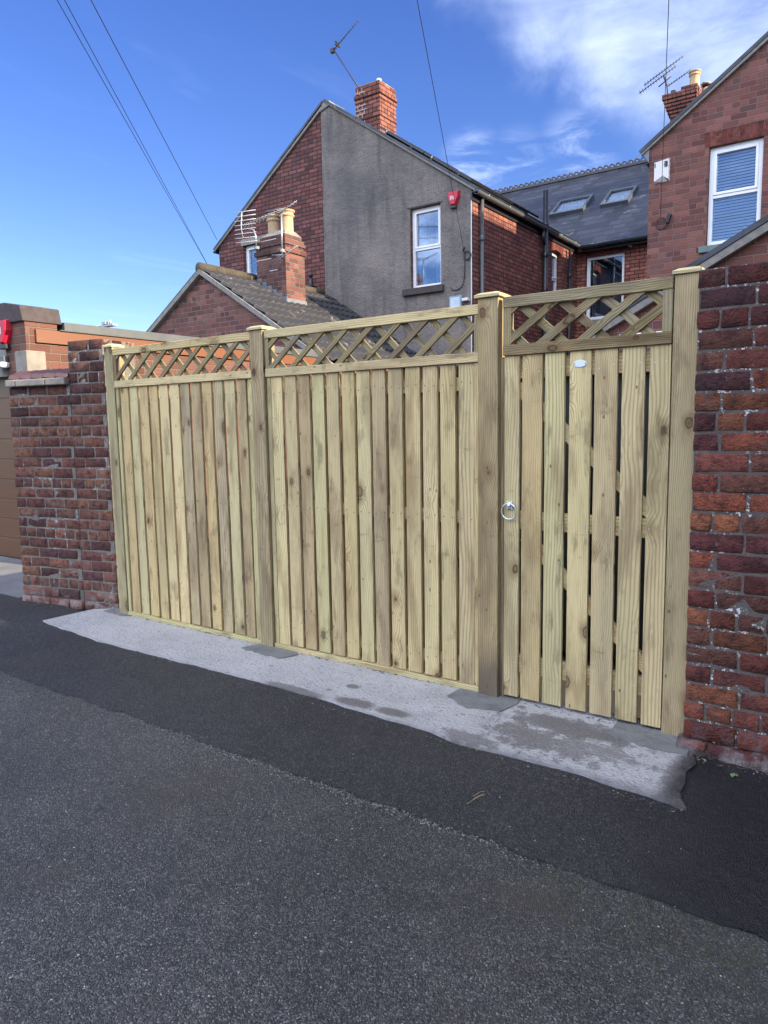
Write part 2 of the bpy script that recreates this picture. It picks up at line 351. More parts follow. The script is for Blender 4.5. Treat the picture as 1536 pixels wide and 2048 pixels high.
# wood
def mat_wood(name, light, mid, dark, green=.25, rough_sawn=False, grey=.2):
    mt, t, b = newmat(name); uv = coords(t); rnd = objrand(t)
    off = t.xyz(t.m('MULTIPLY', rnd, 37), t.m('MULTIPLY', rnd, 91), 0); p = t.vm('ADD', uv, off); u, v, _ = t.sep(p)
    kp = t.xyz(t.m('MULTIPLY', u, 6.5), t.m('MULTIPLY', v, 4.2), 0)
    kn = t.noise(t.xyz(t.m('MULTIPLY', u, 60), t.m('MULTIPLY', v, 40), 0), 1, 2, .5); kc = t.vor(kp, 1, 'Color'); kd0 = t.vor(kp, 1, 'Distance'); kd = t.m('ADD', t.m('MULTIPLY', kd0, t.lin(t.sep(kc)[1], 0, 1, .60, 1.5)), t.m('MULTIPLY', t.m('SUBTRACT', kn, .5), .05)); ksel = t.m('GREATER_THAN', t.sep(kc)[0], .22)
    hill = t.m('MULTIPLY', t.m('POWER', 2.718, t.m('MULTIPLY', t.m('MULTIPLY', kd, kd), -22)), ksel)
    low = t.noise(t.xyz(t.m('MULTIPLY', u, 5), t.m('MULTIPLY', v, .9), 0), 1, 2, .5)
    F = t.m('ADD', t.m('ADD', u, t.m('MULTIPLY', low, .10)), t.m('MULTIPLY', hill, .045))
    fr_ = t.m('ADD', .55, t.m('MULTIPLY', t.white(t.xyz(rnd, 2.2, 0)), .9))
    ring = t.m('ADD', t.m('MULTIPLY', t.m('SINE', t.m('MULTIPLY', t.m('MULTIPLY', F, fr_), 2*math.pi/.0115)), .5), .5); ring = t.m('POWER', ring, 1.6)
    fine = t.noise(t.xyz(t.m('MULTIPLY', u, 260), t.m('MULTIPLY', v, 7), 0), 1, 3, .6)
    med = t.noise(t.xyz(t.m('MULTIPLY', u, 9), t.m('MULTIPLY', v, 1.6), 0), 1, 4, .6)
    g = t.m('ADD', t.m('MULTIPLY', ring, .6), t.m('MULTIPLY', fine, .5))
    c = t.mix(t.ss(g, .25, .95), light, mid); c = t.mix(t.m('MULTIPLY', t.ss(fine, .52, .72), .30), c, dark)
    c = t.mix(t.m('MULTIPLY', t.ss(med, .42, .70), .75), c, dark)
    c = t.mix(t.m('MULTIPLY', t.ss(t.noise(t.xyz(t.m('MULTIPLY', u, 4), t.m('MULTIPLY', v, .7), 3.1), 1, 3, .5), .42, .66), green), c, (.235, .265, .125))
    c = t.mix(t.m('MULTIPLY', t.ss(t.noise(t.xyz(t.m('MULTIPLY', u, 3), t.m('MULTIPLY', v, .5), 8.1), 1, 3, .5), .45, .68), grey), c, (.25, .23, .20))
    # knots
    halo = t.m('MULTIPLY', t.ss(kd, .10, .26, 1, 0), ksel); c = t.mix(t.m('MULTIPLY', halo, .55), c, (.19, .115, .055))
    knot = t.m('MULTIPLY', t.ss(t.m('ADD', kd, t.m('MULTIPLY', fine, .03)), .05, .095, 1, 0), ksel); core = t.m('MULTIPLY', t.ss(kd, .0, .05, 1, 0), ksel)
    kring = t.m('MULTIPLY', t.m('MULTIPLY', t.ss(kd, .055, .085), t.ss(kd, .085, .12, 1, 0)), ksel)
    c = t.mix(t.m('MULTIPLY', knot, .75), c, (.12, .07, .04)); c = t.mix(t.m('MULTIPLY', core, .25), c, (.16, .10, .055)); c = t.mix(t.m('MULTIPLY', kring, .85), c, (.045, .028, .016))
    st2 = t.noise(t.xyz(t.m('MULTIPLY', u, 14), t.m('MULTIPLY', v, 3.5), 5.1), 1, 4, .65); c = t.mix(t.m('MULTIPLY', t.ss(st2, .54, .70), .6), c, (.17, .125, .075))
    sv = t.xyz(t.m('MULTIPLY', u, 22), t.m('MULTIPLY', v, 13), 4.4); sd_ = t.vor(sv, 1, 'Distance'); sc_ = t.sep(t.vor(sv, 1, 'Color'))
    sden = t.lin(t.white(t.xyz(rnd, 8.8, 0)), 0, 1, .97, .72); speck = t.m('MULTIPLY', t.ss(sd_, .07, .16, 1, 0), t.m('GREATER_THAN', sc_[0], sden)); c = t.mix(t.m('MULTIPLY', speck, .75), c, (.09, .055, .032))
    sm = t.m('MULTIPLY', t.ss(t.noise(t.xyz(t.m('MULTIPLY', u, 7), t.m('MULTIPLY', v, 16), 6.6), 1, 4, .65), .60, .72), t.ss(low, .45, .6)); c = t.mix(t.m('MULTIPLY', sm, .45), c, (.17, .13, .085))
    brn = t.m('MULTIPLY', t.ss(t.noise(t.xyz(t.m('MULTIPLY', u, 12), t.m('MULTIPLY', v, .8), 12.1), 1, 3, .5), .55, .72), t.m('GREATER_THAN', t.white(t.xyz(rnd, 6.1, 0)), .72)); c = t.mix(t.m('MULTIPLY', brn, .6), c, (.30, .18, .07))
    tint = t.ramp(t.white(t.xyz(rnd, 5.5, 0)), [(0, (.76, .70, .66)), (.18, (1.02, 1.02, .98)), (.36, (.86, .92, .82)), (.54, (1.14, 1.10, 1.0)), (.7, (.80, .78, .78)), (.85, (1.0, .96, .84)), (1, (.90, .82, .70))])
    c = t.mix(1, c, tint, 'MULTIPLY')
    if rough_sawn:
        ox_, oy_, oz_ = t.sep(coords(t, 'Object')); df = t.ss(t.m('ADD', oz_, t.m('MULTIPLY', med, .22)), .22, .46, 1, 0); gp = t.m('MULTIPLY', t.m('GREATER_THAN', ox_, -1.75), t.m('LESS_THAN', ox_, -1.61))
        c = t.mix(t.m('MULTIPLY', t.m('MULTIPLY', df, gp), .75), c, (.085, .07, .06))
    t.l.new(c, b.inputs['Base Color']); b.inputs['Roughness'].default_value = .78; b.inputs['Specular IOR Level'].default_value = .3
    h = t.m('ADD', t.m('MULTIPLY', ring, .25), t.m('MULTIPLY', fine, .7)); h = t.m('ADD', h, t.m('MULTIPLY', t.noise(uv, 7, 2), 2.0))
    t.l.new(t.bump(h, 1, .0035 if rough_sawn else .0016), b.inputs['Normal']); return mt
M_wood = mat_wood('pressure treated pine', (.67, .55, .315), (.43, .335, .175), (.27, .19, .105), green=.20)
M_post = mat_wood('sawn pine post', (.45, .365, .22), (.31, .24, .14), (.20, .145, .085), green=.12, rough_sawn=True, grey=.2)
M_lattice = mat_wood('rough sawn lattice', (.34, .275, .155), (.19, .145, .08), (.08, .06, .037), green=.15, rough_sawn=True, grey=.3)
M_cap = mat_wood('pale planed pine', (.62, .55, .33), (.50, .43, .24), (.42, .35, .19), green=.15, grey=.05)

# asphalt
def mat_asphalt(name, base, tone2, speck, brown, moss, darker=0):
    mt, t, b = newmat(name); v = coords(t, 'Object')
    vc = t.vor(v, 230, 'Color'); vd = t.vor(v, 230, 'Distance'); r0 = t.sep(vc)[0]; vb = t.sep(t.vor(v, 140, 'Color'))[0]
    big = t.noise(v, .8, 6, .65); med = t.noise(v, 9, 4, .6)
    c = t.mix(t.ss(big, .35, .65), base, tone2); c = t.mix(t.m('MULTIPLY', t.ss(med, .4, .7), .30), c, tuple(q*.55 for q in base))
    agg = t.ramp(r0, [(0, (.40, .40, .42)), (.5, (.85, .85, .86)), (.8, (1.5, 1.48, 1.42)), (.92, (2.6, 2.5, 2.3)), (1, (4.4, 4.2, 3.8))])
    c = t.mix(1, c, agg, 'MULTIPLY')
    c = t.mix(t.m('MULTIPLY', t.ss(vb, .86, .95), .40), c, (.14, .13, .12))
    sc = t.vor(v, 60, 'Color'); sp = t.ss(t.sep(sc)[1], 1-speck, 1-speck+.002); spd = t.ss(t.vor(v, 60, 'Distance'), .16, .26, 1, 0); c = t.mix(t.m('MULTIPLY', t.m('MULTIPLY', sp, spd), .8), c, (.42, .39, .33))
    c = t.mix(t.m('MULTIPLY', t.ss(t.noise(v, 1.9, 6, .7), .50, .70), brown), c, (.062, .047, .038))
    c = t.mix(t.m('MULTIPLY', t.ss(t.noise(v, 11, 4, .6), .68, .74), .35), c, (.17, .12, .10))
    x, y, z = t.sep(v)
    mm = t.m('MULTIPLY', t.ss(t.m('ADD', t.m('ABSOLUTE', t.m('SUBTRACT', y, 2.05)), t.m('MULTIPLY', t.noise(v, 6, 3), -.3)), -.12, .22, 1, 0), t.ss(x, -1.5, -.6))
    mm = t.m('MULTIPLY', mm, t.ss(t.noise(v, 45, 3, .6), .45, .6)); c = t.mix(t.m('MULTIPLY', mm, moss), c, (.05, .06, .018))
    t.l.new(c, b.inputs['Base Color']); b.inputs['Roughness'].default_value = .62; b.inputs['Specular IOR Level'].default_value = .45
    if darker:  # asphalt gets darker and smoother towards the right-hand end
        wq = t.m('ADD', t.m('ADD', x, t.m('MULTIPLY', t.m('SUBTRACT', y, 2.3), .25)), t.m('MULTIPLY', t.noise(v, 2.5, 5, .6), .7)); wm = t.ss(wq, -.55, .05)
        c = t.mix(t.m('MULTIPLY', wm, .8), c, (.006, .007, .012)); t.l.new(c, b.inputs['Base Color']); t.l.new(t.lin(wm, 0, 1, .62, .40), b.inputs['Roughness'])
    h = t.m('ADD', t.m('MULTIPLY', t.m('SUBTRACT', 1, vd), .7), t.m('ADD', t.m('MULTIPLY', t.noise(v, 130, 3, .6), .9), t.m('MULTIPLY', t.noise(v, 22, 3, .6), 1.6)))
    t.l.new(t.bump(h, 1, .006), b.inputs['Normal']); return mt
M_asph_old = mat_asphalt('old asphalt', (.046, .044, .043), (.072, .068, .064), .035, .60, .5)
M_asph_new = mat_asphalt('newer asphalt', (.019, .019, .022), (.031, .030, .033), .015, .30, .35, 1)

# concrete apron
mt, t, b = newmat('pale concrete'); M_conc = mt; v = coords(t, 'Object'); x, y, z = t.sep(v)
n1 = t.noise(v, 5, 6, .65); n2 = t.noise(v, 60, 4, .65)
n7 = t.noise(v, 1.7, 6, .7); c = t.mix(n1, (.50, .49, .48), (.33, .32, .315)); c = t.mix(t.m('MULTIPLY', t.ss(n7, .45, .7), .45), c, (.22, .215, .22)); c = t.mix(t.m('MULTIPLY', t.ss(t.noise(v, 24, 5, .7), .55, .7), .4), c, (.52, .52, .53)); c = t.mix(t.m('MULTIPLY', t.ss(n2, .45, .72), .35), c, (.20, .195, .20))
nzz = t.m('SUBTRACT', t.noise(v, 16, 5, .65), .5); n4 = t.m('SUBTRACT', t.noise(v, 55, 3, .6), .5)
damp = None
for cx, cy, rx, ry, k, na in [(-2.37, 3.04, .045, .03, 1, .4), (-2.22, 2.86, .13, .05, 1, .8), (-1.98, 2.86, .11, .045, 1, .8), (-2.62, 2.83, .22, .04, .9, 1), (-1.16, 3.16, .33, .10, 1, 2.2),
                          (-1.30, 2.97, .20, .13, .9, 3.6), (-1.05, 2.97, .22, .13, .75, 4.2), (-1.52, 2.80, .16, .06, .8, 3), (-1.47, 3.27, .025, .02, .9, .5), (-2.45, 2.93, .02, .015, .8, .5), (-.60, 3.0, .09, .34, 1, 1.6), (-3.0, 3.05, .02, .012, .7, .5)]:
    q = t.vm('MULTIPLY', t.vm('SUBTRACT', t.xyz(x, y, 0), (cx, cy, 0)), (1/rx, 1/ry, 0)); L_ = t.vm('LENGTH', q, out=1)
    e = t.m('MULTIPLY', t.ss(t.m('ADD', t.m('ADD', L_, t.m('MULTIPLY', nzz, na)), t.m('MULTIPLY', n4, na*.5)), .70, 1.25, 1, 0), k); damp = e if damp is None else t.m('MAXIMUM', damp, e)
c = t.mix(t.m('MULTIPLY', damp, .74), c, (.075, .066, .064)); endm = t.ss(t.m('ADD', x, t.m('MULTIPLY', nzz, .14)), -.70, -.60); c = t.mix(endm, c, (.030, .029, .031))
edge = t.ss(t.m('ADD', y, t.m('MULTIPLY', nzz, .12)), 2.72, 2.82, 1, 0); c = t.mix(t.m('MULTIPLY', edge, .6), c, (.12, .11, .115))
grit = t.ss(t.sep(t.vor(v, 75, 'Color'))[0], .965, .975); c = t.mix(t.m('MULTIPLY', grit, .5), c, (.12, .11, .11))
t.l.new(c, b.inputs['Base Color']); t.l.new(t.lin(damp, 0, 1, .9, .5), b.inputs['Roughness']); t.l.new(t.bump(t.m('ADD', n2, t.m('MULTIPLY', n1, 2.2)), 1, .012), b.inputs['Normal'])
M_newcon = mat_plain('fresh grey cement', (.17, .175, .17), .8, nvar=.5, nscale=11, bumps=.02)
M_drive = mat_plain('driveway concrete', (.15, .15, .15), .9, nvar=.4, nscale=4, bumps=.004)
M_yard = mat_plain('yard ground', (.045, .042, .038), .95, nvar=.4, nscale=3, bumps=.01)

def mat_doorwood(name, c1, c2, along=0):
    mt, t, b = newmat(name); v = coords(t, 'Object'); n = t.noise(t.vm('MULTIPLY', v, ((3, 3, 60) if not along else (60, 3, 60))), 1, 4, .6)
    t.l.new(t.mix(n, c1, c2), b.inputs['Base Color']); b.inputs['Roughness'].default_value = .38; return mt
M_oak = mat_doorwood('golden oak garage door', (.13, .058, .025), (.085, .036, .015))
M_oakboard = mat_doorwood('orange wood effect fascia', (.21, .088, .045), (.15, .06, .03))

# ---------------- ground ----------------
def sheet(name, pts, z, mt, thick=None, kind='structure'):
    mb = MB()
    if thick: mb.prism(pts, z-thick, z, lambda a, b, d: Vector((a, b, d)))
    else: mb.add([(a, b, z) for a, b in pts], [tuple(range(len(pts)))])
    o = mb.build(name, mt, fixn=True); o['kind'] = kind; return o
def ragged(p, q, n, amp, seed=0):
    out = []; 
    for i in range(n):
        k = i/n; x = p[0]+(q[0]-p[0])*k; y = p[1]+(q[1]-p[1])*k
        w = noise.noise(Vector((x*6+seed, y*6, seed)))*amp + noise.noise(Vector((x*27, seed, y*27)))*amp*.45
        out.append((x, y+w))
    return out
sheet('ground', [(-400, -300), (400, -300), (400, 600), (-400, 600)], -.03, M_yard)
sheet('lane', [(-60, -14), (12, -14), (12, 3.25), (-60, 3.25)], -.002, M_asph_old)
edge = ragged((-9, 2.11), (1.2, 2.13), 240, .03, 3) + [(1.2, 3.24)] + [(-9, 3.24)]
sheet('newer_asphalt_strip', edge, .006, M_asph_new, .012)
sheet('driveway', [(-14, 3.2), (-6.15, 3.2), (-6.15, 4.3), (-14, 4.3)], .012, M_drive, .03)
ap = [(-5.22, 2.874), (-4.35, 2.796), (-3.576, 2.815), (-2.849, 2.822), (-2.342, 2.813), (-2.059, 2.785), (-1.709, 2.773), (-1.522, 2.73), (-1.352, 2.745), (-1.033, 2.751), (-.819, 2.738), (-.688, 2.723), (-.542, 2.707)]
pts = []
for p, q in zip(ap, ap[1:]): pts += ragged(p, q, max(3, int(abs(q[0]-p[0])/.035)), .016, 11)
pts += [(-.552, 2.707), (-.585, 2.77), (-.60, 2.82), (-.60, 2.9), (-.62, 3.0), (-.60, 3.1), (-.64, 3.2), (-.66, 3.26), (-.66, 3.43), (-5.03, 3.43), (-5.03, 3.42), (-5.2, 3.30)]
sheet('concrete_apron', pts, .016, M_conc, .024)
pa = [[(-3.41, 3.21), (-3.36, 3.34), (-3.10, 3.40), (-3.00, 3.30), (-3.04, 3.18), (-3.2, 3.16)], [(-1.86, 3.19), (-1.85, 3.36), (-1.52, 3.42), (-1.50, 3.28), (-1.53, 3.15), (-1.70, 3.10)],
      [(-1.0, 3.19), (-1.01, 3.42), (-.70, 3.46), (-.655, 3.3), (-.65, 3.16), (-.78, 3.12), (-.88, 3.15)], [(-5.06, 3.31), (-5.05, 3.42), (-4.68, 3.42), (-4.65, 3.36), (-4.8, 3.28)]]
lab = ['cement footing patch around the second post from the left wall', 'cement footing patch around the post left of the gate', 'cement footing patch beside the right brick wall', 'cement footing patch around the leftmost post']
for P_, l_ in zip(pa, lab):
    cx = sum(p[0] for p in P_)/len(P_); cy = sum(p[1] for p in P_)/len(P_); rp = []
    for p, q in zip(P_, P_[1:]+P_[:1]): rp += ragged(p, q, 14, .035, cx)
    o = sheet('cement_patch', rp, .0215, M_newcon, .02)
# ragged grit along the seam and crumbs on the lane
mb = MB()
ico = [(0, 0, 1), (.89, 0, .45), (.28, .85, .45), (-.72, .53, .45), (-.72, -.53, .45), (.28, -.85, .45), (0, 0, -.3)]
icf = [(0, 1, 2), (0, 2, 3), (0, 3, 4), (0, 4, 5), (0, 5, 1), (6, 2, 1), (6, 3, 2), (6, 4, 3), (6, 5, 4), (6, 1, 5)]
for i in range(2300):
    if i < 1300:
        x = random.triangular(-3.4, -.7, -1.35); y = 2.105 + random.gauss(0, .014 if random.random() < .8 else .06) + noise.noise(Vector((x*6+3, 2.11*6, 3)))*.03
    else: x = random.uniform(-5, .2); y = random.uniform(.4, 3.2)
    s_ = random.uniform(.0015, .0042); a = random.uniform(0, 6.28); g = random.choice([.10, .16, .24, .38]) if i < 1300 else random.choice([.1, .2, .5])
    if y > 2.72 and -5.2 < x < -.5: continue
    mb.add([(x+(p[0]*math.cos(a)-p[1]*math.sin(a))*s_, y+(p[0]*math.sin(a)+p[1]*math.cos(a))*s_, .004+p[2]*s_*.7) for p in ico], icf, col=(g, g*.95, g*.86))
mt, t, b = newmat('grit'); at = t.n.new('ShaderNodeAttribute'); at.attribute_name = 'tint'; t.l.new(at.outputs['Color'], b.inputs['Base Color']); b.inputs['Roughness'].default_value = .9; M_grit = mt
o = mb.build('grit', M_grit); structure(o, 'stuff'); o['label'] = 'loose grit and small stones along the asphalt seam'; o['category'] = 'grit'

mb = MB(); rdb = random.Random(77)
def crumbs(n, ax_, ay_, bx_, by_, spread, z0, side):
    for i in range(n):
        k = rdb.random(); nx_, ny_ = -(by_-ay_), (bx_-ax_); l_ = math.hypot(nx_, ny_); d_ = abs(rdb.gauss(0, spread))*side
        x = ax_+(bx_-ax_)*k+nx_/l_*d_; y = ay_+(by_-ay_)*k+ny_/l_*d_; s_ = rdb.uniform(.0015, .0060); a = rdb.uniform(0, 6.28)
        cc_ = rdb.choice([(.05, .045, .04), (.09, .07, .05), (.04, .05, .022), (.07, .08, .03), (.16, .07, .05), (.24, .22, .2), (.10, .085, .06)])
        mb.add([(x+(p[0]*math.cos(a)*1.4-p[1]*math.sin(a))*s_, y+(p[0]*math.sin(a)*1.4+p[1]*math.cos(a))*s_, z0+p[2]*s_*.6) for p in ico], icf, col=cc_)
crumbs(420, -.66, 3.20, 1.0, 3.15, .035, .008, -1); crumbs(420, -5.93, 3.17, -5.03, 3.36, .03, .008, -1); crumbs(260, -4.9, 3.325, -.80, 3.325, .012, .018, -1)
crumbs(520, -5.2, 2.86, -.56, 2.70, .02, .008, -1)
o = mb.build('debris', M_grit); structure(o, 'stuff'); o['label'] = 'crumbs of brick, grit and moss along the foot of walls and fence'; o['category'] = 'debris'
# litter
mb = MB()
for (x0, y0, x1, y1) in [(-1.262, 2.36, -1.238, 2.45), (-1.25, 2.34, -1.226, 2.43), (-1.232, 2.39, -1.25, 2.33)]: mb.tube([(x0, y0-.0, .009), ((x0+x1)/2, (y0+y1)/2, .012), (x1-.004, y1-.03, .009)], .0009, 5)
tag(mb.build('grass_stalk', M_straw), 'few dry straw stalks lying on the dark asphalt strip', 'dry stalks')
mb = MB(); q = 10; ring_ = [(math.cos(6.283*k/q)*.017*(1 if k % 2 else .75), math.sin(6.283*k/q)*.011*(1 if k % 2 else .8), .010+.006*math.sin(k*1.7)) for k in range(q)]
mb.add([(-.452+a, 3.085+b_, c_) for a, b_, c_ in ring_] + [(-.452, 3.085, .02)], [(k, (k+1) % q, q) for k in range(q)])
tag(mb.build('fallen_leaf', M_leaf), 'small green leaf on the ground at the foot of the right brick wall', 'leaf')

# ---------------- near brick walls as real bricks ----------------
def rbrick(mb, M, L, T, H, col, rng, rag=.0022):
    nx = 4; ny = 2; nz = 2; r = .005; idx = {}; vs = []; fs = []; seed = rng.random()*99
    def vert(i, j, k):
        if (i, j, k) in idx: return idx[(i, j, k)]
        def pos(a, n, S):
            return [0, r, S*.5, S-r, S][a] if n == 4 else [0, S*.5, S][a]
        lx = [0, r*.8, L*.5, L-r*.8, L][i]; ly = [0, r*.8, T*.5, T-r*.8, T][j]; lz = [0, r*.8, H*.5, H-r*.8, H][k]
        p = Vector((lx, ly, lz)); ext = sum((i in (0, 4), j in (0, 4), k in (0, 4)))
        if ext >= 2:
            c = Vector((min(max(lx, r), L-r), min(max(ly, r), T-r), min(max(lz, r), H-r)))
            dl = p-c
            if dl.length > 0: p = c + dl.normalized()*r*(.9 if ext == 2 else .8)
        p = M @ p
        nn_ = noise.noise_vector(p*20+Vector((seed, 0, 0)))*rag*1.6 + noise.noise_vector(p*75)*rag*1.2
        vs.append(p+nn_); idx[(i, j, k)] = len(vs)-1; return len(vs)-1
    for a in range(4):
        for c in range(4):
            fs.append((vert(a, 0, c), vert(a+1, 0, c), vert(a+1, 0, c+1), vert(a, 0, c+1)))
            fs.append((vert(a, 4, c), vert(a, 4, c+1), vert(a+1, 4, c+1), vert(a+1, 4, c)))
            fs.append((vert(0, a, c), vert(0, a, c+1), vert(0, a+1, c+1), vert(0, a+1, c)))
            fs.append((vert(4, a, c), vert(4, a+1, c), vert(4, a+1, c+1), vert(4, a, c+1)))
            fs.append((vert(a, c, 0), vert(a, c+1, 0), vert(a+1, c+1, 0), vert(a+1, c, 0)))
            fs.append((vert(a, c, 4), vert(a+1, c, 4), vert(a+1, c+1, 4), vert(a, c+1, 4)))
    mb.add(vs, fs, 0, col, True)
NP = [(.19, .055, .045), (.16, .048, .042), (.23, .07, .05), (.13, .045, .048), (.20, .066, .058), (.10, .042, .048), (.25, .09, .055), (.17, .07, .058)]
def brickrun(mb, O, e, n, L, T, z0, courses, rng, ch=.0836, jt=.0105, bl=.215, pal=NP, ends=(1, 1), flare=0, backrow=True):
    """footprint L along e, T along n (into the wall), with mortar core"""
    E = Vector((*e, 0)); N_ = Vector((*n, 0)); Z = Vector((0, 0, 1)); O = Vector(O)
    for c in range(courses):
        z = z0 + c*ch; fl = flare*max(0, 1-(c+.5)*ch/.2)
        off = (0 if c % 2 else bl*.5) + rng.uniform(-.006, .006)
        hdr = (c % 5 == 2); step = bl*.5 if hdr else bl; rows = [0] + ([T-.1] if backrow else [])
        for rw in rows:
            x = -off if not hdr else -.02
            while x < L - .02:
                a = max(x, 0); b_ = min(x+step+jt*.0, L); w = b_-a-jt
                if w > .03:
                    q = rng.uniform(-.003, .004); M = Matrix.Translation(O + E*(a+jt*.5*(a > 0)) + N_*(rw - fl + q*(1 if rw == 0 else -1)) + Z*(z+rng.uniform(-.0015, .0015)))
                    R3 = Matrix((E, N_, Z)).transposed().to_4x4(); tilt = Matrix.Rotation(rng.uniform(-.006, .006), 4, 'Y')
                    cc_ = Vector(rng.choice(pal))*rng.uniform(.75, 1.2)
                    rbrick(mb, M @ R3 @ tilt, w + (jt*.5 if a == 0 else 0), .1, ch-jt*rng.uniform(.85, 1.1), tuple(Vector((cc_[0]*1.55, cc_[1]*1.6, cc_[2]*1.42))), rng)
                x += step
        for k, en in enumerate(ends):
            if not en: continue
            y = .1+jt
            while y < T-.1-.03:
                w = min(.105, T-.1-y-jt*.5)
                if w > .03:
                    q = rng.uniform(-.003, .003); R3 = Matrix((E, N_, Z)).transposed().to_4x4()
                    base = O + N_*y + Z*z + (E*(-q) if k == 0 else E*(L-.1+q))
                    rbrick(mb, Matrix.Translation(base) @ R3, .1, w, ch-jt, tuple(Vector(rng.choice(pal))*rng.uniform(.75, 1.2)), rng)
                y += w+jt
    R3 = Matrix.Translation(O) @ Matrix((E, N_, Z)).transposed().to_4x4()
    mb.box(.0045, L-.0045, .0045, T-.0045, z0, z0+courses*ch-.010, R3, mi=1)
rng = random.Random(5)
rw = thing('brick_wall', 'tall old red brick wall with white splashes, right of the timber gate', 'brick wall', (-.69, 3.26, 0))
mb = MB(); brickrun(mb, (-.690, 3.255, -.02), (1, 0), (0, 1), 4.2, .34, 0, 25, rng, ends=(1, 0), flare=.05, backrow=True)
mb.build('wall', [M_near, M_mort_r], rw)
mb = MB()   # cement fillet at the foot
n_ = 220; prof = []
for i in range(n_+1):
    x = -.71 + i*4.2/n_; w = .03 + .035*noise.noise(Vector((x*6, 1, 2)))+.02*noise.noise(Vector((x*21, 1, 2))); h = .02 + .03*noise.noise(Vector((x*7, 5, 2)))+.02*noise.noise(Vector((x*23, 5, 2)))
    prof.append([(x, 3.215-w, -.01), (x, 3.222-w*.4, h*.6+.01), (x, 3.262, h+.04)])
mb.add([p for r3 in prof for p in r3], [(i*3+k, (i+1)*3+k, (i+1)*3+k+1, i*3+k+1) for i in range(n_) for k in range(2)], smooth=True)
mb.build('footing', M_near, rw); 
for p in bpy.data.objects['footing'].data.color_attributes['tint'].data: p.color = (.10, .075, .07, 1)

ang = math.radians(12); e_ = (math.cos(ang), math.sin(ang)); n2_ = (-math.sin(ang), math.cos(ang))
lw = thing('boundary_wall', 'low old brick wall with tile coping and end pier, left of the timber fence', 'brick wall', (-5.5, 3.3, 0))
NL = [(.165, .072, .06), (.145, .06, .054), (.19, .083, .066), (.13, .058, .056), (.17, .075, .066), (.10, .05, .052), (.20, .095, .07), (.155, .08, .07)]
Pp = Vector((-5.02-.36*e_[0], 3.40-.36*e_[1], -.02))
mb = MB(); brickrun(mb, tuple(Pp), e_, n2_, .36, .36, 0, 26, rng, pal=NL); mb.build('pier', [M_nearl, M_mort_l], lw)
Lw = .68; O2 = Pp - Vector((*e_, 0))*Lw
mb = MB(); brickrun(mb, (O2.x, O2.y, -.02), e_, n2_, Lw, .30, 0, 22, rng, pal=NL, ends=(1, 0), flare=.03); mb.build('low_wall', [M_nearl, M_mort_l], lw)
R3 = Matrix.Translation((O2.x, O2.y, 1.81)) @ Matrix((Vector((*e_, 0)), Vector((*n2_, 0)), Vector((0, 0, 1)))).transposed().to_4x4()
mb = MB()
for a, b_ in ((.02, .13), (.136, .46), (.466, Lw-.01)): mb.box(a, b_, -.045, .10, 0, .055, R3)
mb.build('coping_stone', M_stone, lw, bevel=.008)
mb = MB()
for k in range(5):
    x0 = .03 + k*.128; P_ = [(-.02, .055), (.0, .085), (.10, .125), (.16, .135), (.16, .10)]
    vs = [];
    for xx in (x0, x0+.124):
        vs += [R3 @ Vector((xx, a, b_ + (.012 if xx == x0 else 0))) for a, b_ in P_]
    mb.add(vs, [(0, 5, 6, 1), (1, 6, 7, 2), (2, 7, 8, 3), (3, 8, 9, 4), (0, 1, 2, 3, 4), (9, 8, 7, 6, 5)])
mb.build('coping_tile', M_navy, lw, bevel=.004)
mb = MB(); mb.box(-.01, Lw-.005, .14, .33, .02, .10, R3)
for k in range(10): mb.box(k*.066, k*.066+.045, .135, .16, .12, .142, R3)
mb.build('red_ridge', M_red_tile, lw, bevel=.006)

# ---------------- timber fence ----------------
FY = 3.33
def wob_board(x0, x1, y0, y1, z0, z1, rng, nseg=7):
    """board with slight warp"""
    mb = MB(); vs = []; lean = rng.uniform(-.003, .003)
    for i in range(nseg+1):
        k = i/nseg; z = z0+(z1-z0)*k; dx = lean*k + .0018*noise.noise(Vector((x0*50, z*2, 0))); dy = .002*noise.noise(Vector((x1*50, z*1.5, 9)))
        vs += [(x0+dx, y0+dy, z), (x1+dx, y0+dy, z), (x1+dx, y1+dy, z), (x0+dx, y1+dy, z)]
    fs = [(0, 3, 2, 1), tuple(4*nseg+i for i in range(4))]
    for i in range(nseg): fs += [(4*i+k, 4*i+(k+1) % 4, 4*i+4+(k+1) % 4, 4*i+4+k) for k in range(4)]
    mb.add(vs, fs); return mb
def nails(mb, x0, x1, y, zs, rng):
    for z in zs:
        for x in (x0+.018, x1-.018):
            x += rng.uniform(-.004, .004); zz_ = z+rng.uniform(-.012, .012); r = .0034
            mb.add([(x+r*math.cos(k*1.0472), y-.0007, zz_+r*math.sin(k*1.0472)) for k in range(6)], [tuple(range(6))], mi=1)
M_nail = mat_plain('nail head', (.07, .055, .045), .5, .5); M_nailz = mat_plain('bright nail head', (.6, .6, .6), .35, .7)
